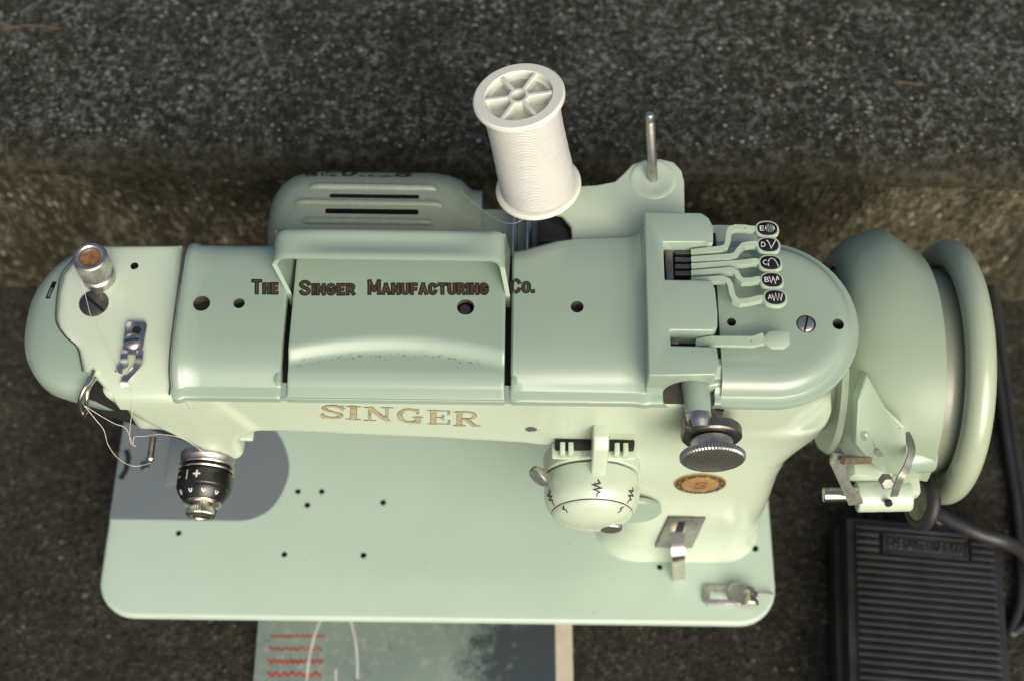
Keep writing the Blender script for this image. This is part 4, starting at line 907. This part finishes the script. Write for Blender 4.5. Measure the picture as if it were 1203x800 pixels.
# ================================================================== bobbin winder
def WI(px, py, y=24): return AY(px, py, y+12)
br = [(1018, 438, 64), (1040, 478, 52), (1064, 501, 45), (1066, 540, 34), (1056, 557, 29), (1036, 557, 29), (1005, 522, 40), (1008, 470, 56)]
gt_ = bvh(guard); pts = []
for px_, py_, y_ in br:
    d_ = ray(px_, py_).normalized(); h_ = gt_.ray_cast(CP*MM, d_); q = WI(px_, py_, y_)
    if h_[0] is not None: q = h_[0]/MM-d_*9.0
    pts.append(q)
wb = prism('winder_bracket', pts, (0, 8, -11), LEVM, machine, 1.2, 3)
wt_ = bvh(wb)
for q in ((1013.5, 512, 41), (1033, 531, 35)):
    h_ = wt_.ray_cast(CP*MM, ray(q[0], q[1]).normalized())
    if h_[0] is not None: lathe('winder_screw', [(0, 0.7), (2.0, 0.6), (2.6, 0.1), (2.6, -1.5), (0, -1.5)], h_[0]/MM, h_[1], MINT, wb, 20)
c = WI(1079, 533, 36); lathe('winder_barrel', [(0, -7), (8.2, -7), (9.2, -5.8), (9.2, 5), (8.4, 6.6), (0, 7)], c, (1, 0.05, 0), MINT, wb, 36)
sp_ = [WI(*q) for q in ((1060, 503, 42), (1066, 511, 38), (1071, 528, 30), (1066, 546, 23), (1057, 563, 17), (1050, 582, 15))]
bar('winder_spring', spline(sp_, 4), 3.4, 1.1, WSTEEL, wb, up=(0, -0.7, 0.6), bevel=0.25)
t0, t1 = WI(1006, 583, 20), WI(1070, 582, 20); ta = (t1-t0)
sl = lathe('winder_sleeve', [(0, 0), (7.0, 0), (7.6, 0.7), (7.6, ta.length-1), (7.0, ta.length), (0, ta.length)], t0, ta, PALE, wb, 36)
q = WI(1044, 591, 13.2); lathe('oil_hole', [(0, 0.35), (1.9, 0.35), (1.9, -1), (0, -1)], q, (0, -0.85, 0.5), BLACK, sl, 18)
s0 = WI(967, 581, 20); lathe('winder_spindle', [(0, 0), (3.2, 0), (3.6, 0.5), (3.6, 22), (0, 22)], s0, ta, CHROME, wb, 24)
lvp = [WI(*q) for q in ((1012, 541, 26), (978, 537, 20), (974, 543, 19), (985, 566, 14), (997, 594, 12), (1014, 592, 12), (1010, 585, 13), (1000, 574, 15), (992, 548, 20))]
prism('winder_latch', lvp, (0, 2.2, 1.2), WSTEEL, wb, 0.5)
bar('latch_pin', [WI(990, 541, 19), WI(1022, 540, 26)], 3.0, 2.2, metal('rusty_pin', (0.24, 0.19, 0.14, 1), 0.5, 0.5, 0.6), wb, up=(0, -0.6, 0.8))
n_ = WI(1040, 563, 18); lathe('winder_nut', [(0, 0), (3.4, 0), (3.4, 4), (2.6, 5), (0, 5)], n_, (0, -0.7, 0.7), WSTEEL, wb, 6)
box('winder_arm', WI(1024, 556, 30), (26, 8, 10), PALE, wb, 2, Matrix.Rotation(rad(20), 3, 'Y'))
box('winder_foot', WI(1062, 572, 24), (14, 10, 10), PALE, wb, 2)
rc = WI(1083, 588, 22); ra = V((0.95, 0.05, -0.22)).normalized()
ring = [(11.6+3.4*math.sin(rad(a_)), 3.2*math.cos(rad(a_))) for a_ in range(-90, 271, 18)]
lathe('friction_ring', ring, rc, ra, RUBBER, wb, 48, angle=80)
lathe('friction_hub', [(0, -3.6), (6, -3.6), (9.6, -2.8), (10.4, -1), (10.4, 2.6), (0, 3)], rc, ra, metal('brassy_hub', (0.22, 0.21, 0.17, 1), 0.4, 0.5), wb, 40)

# ================================================================== FOOT PEDAL
PT = 46.0
c0, c1, c2, c3 = AZ(989, 607, PT), AZ(1184, 640, PT), V((316, -95, PT)), V((219, -95, PT))
u = V((c1.x-c0.x, c1.y-c0.y, 0)).normalized(); 
c0 = V((234, 69, PT)); ang = rad(-4.5); ux = V((math.cos(ang), math.sin(ang), 0)); uy = V((-ux.y, ux.x, 0))*-1
PW, PL = 88.5, 150.0
def PP(a_, b_, z): return c0+ux*a_+uy*b_+V((0, 0, z-PT))
pedal = thing('foot_pedal', 'black ribbed plastic foot pedal lying beside the sewing machine', 'foot pedal', (c0+ux*PW/2+uy*PL/2)*1.0-V((0, 0, PT)))
def quad_prism(name, a0, a1, b0, b1, z0, z1, mat, par, bev, dz=0.0):
    return prism(name, [PP(a0, b0, z0), PP(a1, b0, z0), PP(a1, b1, z0), PP(a0, b1, z0)], (0, 0, z1-z0), mat, par, bev)
quad_prism('pedal_base', -3, PW+3, -2, PL+3, 0.5, 24, BAKE, pedal, 3)
quad_prism('pedal_top', 0, PW, 0, PL, 22, PT-2.9, BAKE, pedal, 2.2)
rib0 = None
y = 5.0; k = 0; pitch = 4.35
while y < PL-4:
    segs = [(5, PW-5)]
    if 8 < y < 22: segs = [(5, 18), (70, PW-5)]
    for (a0, a1) in segs:
        quad_prism('rib', a0, a1, y, y+2.3, PT-3.6, PT, BAKE, pedal, 0.55)
    y += pitch
npl = quad_prism('name_panel', 20.5, 67.5, 9.5, 20.5, PT-3.5, PT-0.7, BAKE, pedal, 0.4)
for a0, a1, b0, b1 in ((20, 68, 8.8, 9.8), (20, 68, 20.2, 21.2), (20, 21, 9.8, 20.2), (67, 68, 9.8, 20.2)):
    quad_prism('panel_border', a0, a1, b0, b1, PT-2, PT+0.1, BAKE, npl, 0.2)
me, _ = fit_text('THE SINGER MFG CO', PP(23, 18, PT-0.66), PP(65.5, 18, PT-0.66), PP(23, 12, PT-0.66), 0.02)
bm = bmesh.new(); bm.from_mesh(me); r = bmesh.ops.extrude_face_region(bm, geom=bm.faces[:]); bmesh.ops.translate(bm, verts=[g for g in r['geom'] if isinstance(g, bmesh.types.BMVert)], vec=V((0, 0, 0.0006))); me2 = bpy.data.meshes.new('t'); bm.to_mesh(me2); bm.free()
link('panel_lettering', me2, BAKE, npl, False)

# ================================================================== CORDS
def cord(name, pts, r, label, flat=1.0, hint=None):
    return tag(tube(name, spline(pts, 8), r, CORDM, None, 12, flat, hint), label, 'cord', 'black electric cords')
# ================================================================== MANUAL
bz = 6.0
b0, b1, b2, b3 = AZ(303, 735, bz), AZ(651, 735, bz), AZ(661, 800, bz), AZ(308, 800, bz)
uu = (b1-b0).normalized(); vv = V((-uu.y, uu.x, 0))*-1; bw = (b1-b0).length; bo = b0-vv*34
def BP(a_, b_, z): return V((bo.x, bo.y, 0))+uu*a_+vv*b_+V((0, 0, z))
book = thing('instruction_booklet', 'worn teal instruction booklet with red stitch drawing under the bed', 'booklet', BP(bw/2, 60, 0))
def bquad(name, a0, a1, b0_, b1_, z0, z1, mat, par, bev=0): return prism(name, [BP(a0, b0_, z0), BP(a1, b0_, z0), BP(a1, b1_, z0), BP(a0, b1_, z0)], (0, 0, z1-z0), mat, par, bev, 1)
def paper(name, col, wear, wcol, sc=60, lo=0.55):
    m, nt, b = newmat(name); v = objcoord(nt); n = noise(nt, sc, 7, 0.72, v); n2 = noise(nt, 16, 4, 0.6, v)
    a_ = ramp(nt, n2.outputs[0], [(0.3, (col[0]*0.8, col[1]*0.82, col[2]*0.85, 1)), (0.7, (col[0]*1.15, col[1]*1.12, col[2]*1.1, 1))])
    w = ramp(nt, n.outputs[0], [(lo, G(0)), (lo+0.14, G(wear))]); c = mixc(nt, a_.outputs[0], wcol, w.outputs[0])
    nt.links.new(c, b.inputs['Base Color']); b.inputs['Roughness'].default_value = 0.6; return m
def cover_print():
    m = paper('faded_teal_card', (0.17, 0.235, 0.20), 0.65, (0.30, 0.35, 0.29, 1), 170, 0.52); nt = m.node_tree; b = nt.nodes['Principled BSDF']
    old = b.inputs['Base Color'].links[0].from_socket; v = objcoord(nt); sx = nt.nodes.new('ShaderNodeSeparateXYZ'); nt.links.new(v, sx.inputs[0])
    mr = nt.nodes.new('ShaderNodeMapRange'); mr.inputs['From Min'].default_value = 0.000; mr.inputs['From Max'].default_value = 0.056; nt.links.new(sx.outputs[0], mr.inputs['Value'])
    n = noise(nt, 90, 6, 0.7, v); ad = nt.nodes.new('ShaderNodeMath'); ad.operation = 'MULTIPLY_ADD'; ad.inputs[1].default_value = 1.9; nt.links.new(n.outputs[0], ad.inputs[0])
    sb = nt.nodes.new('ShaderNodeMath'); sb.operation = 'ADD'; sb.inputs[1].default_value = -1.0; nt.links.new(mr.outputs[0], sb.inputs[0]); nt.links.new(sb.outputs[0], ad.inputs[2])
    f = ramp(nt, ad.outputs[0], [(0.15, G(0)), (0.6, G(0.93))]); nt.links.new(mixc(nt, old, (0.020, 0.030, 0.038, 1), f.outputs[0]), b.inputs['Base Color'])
    return m
TEAL = cover_print()
PAGE = plain('page_paper', (0.42, 0.38, 0.29), 0.8, 0.12)
SPINE = plain('cream_spine', (0.50, 0.46, 0.36), 0.7, 0.1)
RED = plain('red_ink', (0.30, 0.045, 0.03), 0.6, 0.4, 220)
CHALK = plain('white_ink', (0.45, 0.48, 0.43), 0.6, 0.2)
bquad('pages', 1, bw-1, 1, 150, 0.6, 5.2, PAGE, book)
bc = bquad('front_cover', 0, bw, 0, 151, 5.3, 6.0, TEAL, book)
bquad('spine', bw+0.3, bw+10.5, 0, 151, 0.5, 5.9, SPINE, book, 0.5)
for j in range(8):
    yy = 40+j*7.4
    st_ = [(0.7+0.13*(j % 5), [(8.0+i*(2.3 if j % 2 else 1.55)+random.uniform(-.3, .3), yy+(1.1 if i % 2 else -1.1)*(0.6+0.15*(j % 5))+random.uniform(-.3, .3)) for i in range(14 if j % 2 else 21)])]
    link('stitch_drawing', strokes_mesh(st_, lambda a_, b_: BP(a_, b_, 6.16), 0.65), RED, bc, False)
loopp = [(45+14.5*math.cos(rad(t)), 66+44*math.sin(rad(t))) for t in range(0, 361, 12)]
link('white_loop', strokes_mesh([loopp], lambda a_, b_: BP(a_, b_, 6.18), 0.8), CHALK, bc, False)
link('white_loop', strokes_mesh([[(47, 60), (47.5, 74), (47, 90)]], lambda a_, b_: BP(a_, b_, 6.18), 0.7), CHALK, bc, False)

# cords of the pedal and the motor
cord('power_cord', [AZ(960, 318, 190), AZ(1000, 310, 150), V((240, 190, 90)), V((330, 170, 30)), AZ(1165, 330, 18), AZ(1180, 430, 6), AZ(1192, 520, 5), AZ(1204, 600, 5), AZ(1216, 690, 5)], 3.0, 'black power cord running down behind the hand wheel to the right edge')
cord('pedal_cord', [PP(58, 3, 34), PP(50, -8, 44), AZ(1098, 600, 52), AZ(1120, 612, 54), AZ(1150, 626, 54), AZ(1180, 636, 50), AZ(1203, 650, 30), AZ(1230, 690, 8)], 4.2, 'thick black cord lying across the top of the foot pedal')
cord('motor_cord', [AZ(1140, 316, 40), AZ(1156, 336, 10), AZ(1172, 440, 5), AZ(1183, 520, 5), AZ(1196, 610, 5), AZ(1199, 700, 5), AZ(1187, 742, 5), AZ(1203, 735, 5), AZ(1230, 725, 5)], 3.0, 'second black cord beside the hand wheel, hooking towards the pedal edge')

# ================================================================== threads on the head
hk = AY(99, 476, 47)
strand('loose_thread', [hk, AY(112, 492, 44), AY(122, 505, 42), AY(127, 522, 40), AY(138, 537, 40), AY(155, 547, 42), AY(172, 545, 43), AY(180, 540, 43)], 'white thread sagging from the take-up loop to the guide pin')
strand('loose_thread', [hk, AY(118, 488, 46), AY(134, 497, 46), AY(148, 503, 46), AY(156, 521, 46), AY(158, 513, 47), AY(170, 512, 46), AY(190, 510, 44), AY(215, 515, 42), AY(238, 530, 38)], 'white thread looping across the head to the tension discs')
strand('loose_thread', [AZ(147, 448, 239), AY(156, 470, 50), AY(153, 500, 48), AY(153, 519, 47), AY(160, 524, 47)], 'white thread hanging from the chrome thread guide')
strand('loose_thread', [AZ(96, 330, 246), AZ(101, 350, 243.5), AZ(107, 372, 243.3), AZ(118, 398, 243), AZ(130, 420, 242), AZ(142, 446, 240)], 'very fine thread crossing the black plug screw on the head', 0.12)

# ================================================================== debris on the upper step
WOOD = plain('dry_stem', (0.075, 0.052, 0.032), 0.8, 0.3)
tag(tube('twig', spline([AZ(1055, 96, 167.5), AZ(1068, 98, 168), AZ(1082, 100, 167.5)], 4), [0.8]*9, WOOD, None, 6), 'short dry brown stem lying on the upper step', 'twig')
tag(tube('twig', spline([AZ(2, 34, 167.5), AZ(35, 30, 168), AZ(70, 34, 167.5)], 4), [0.7]*9, WOOD, None, 6), 'long thin reddish stem at the upper left of the step', 'twig')
for o in bpy.data.objects:
    if '_loc' in o: del o['_loc']
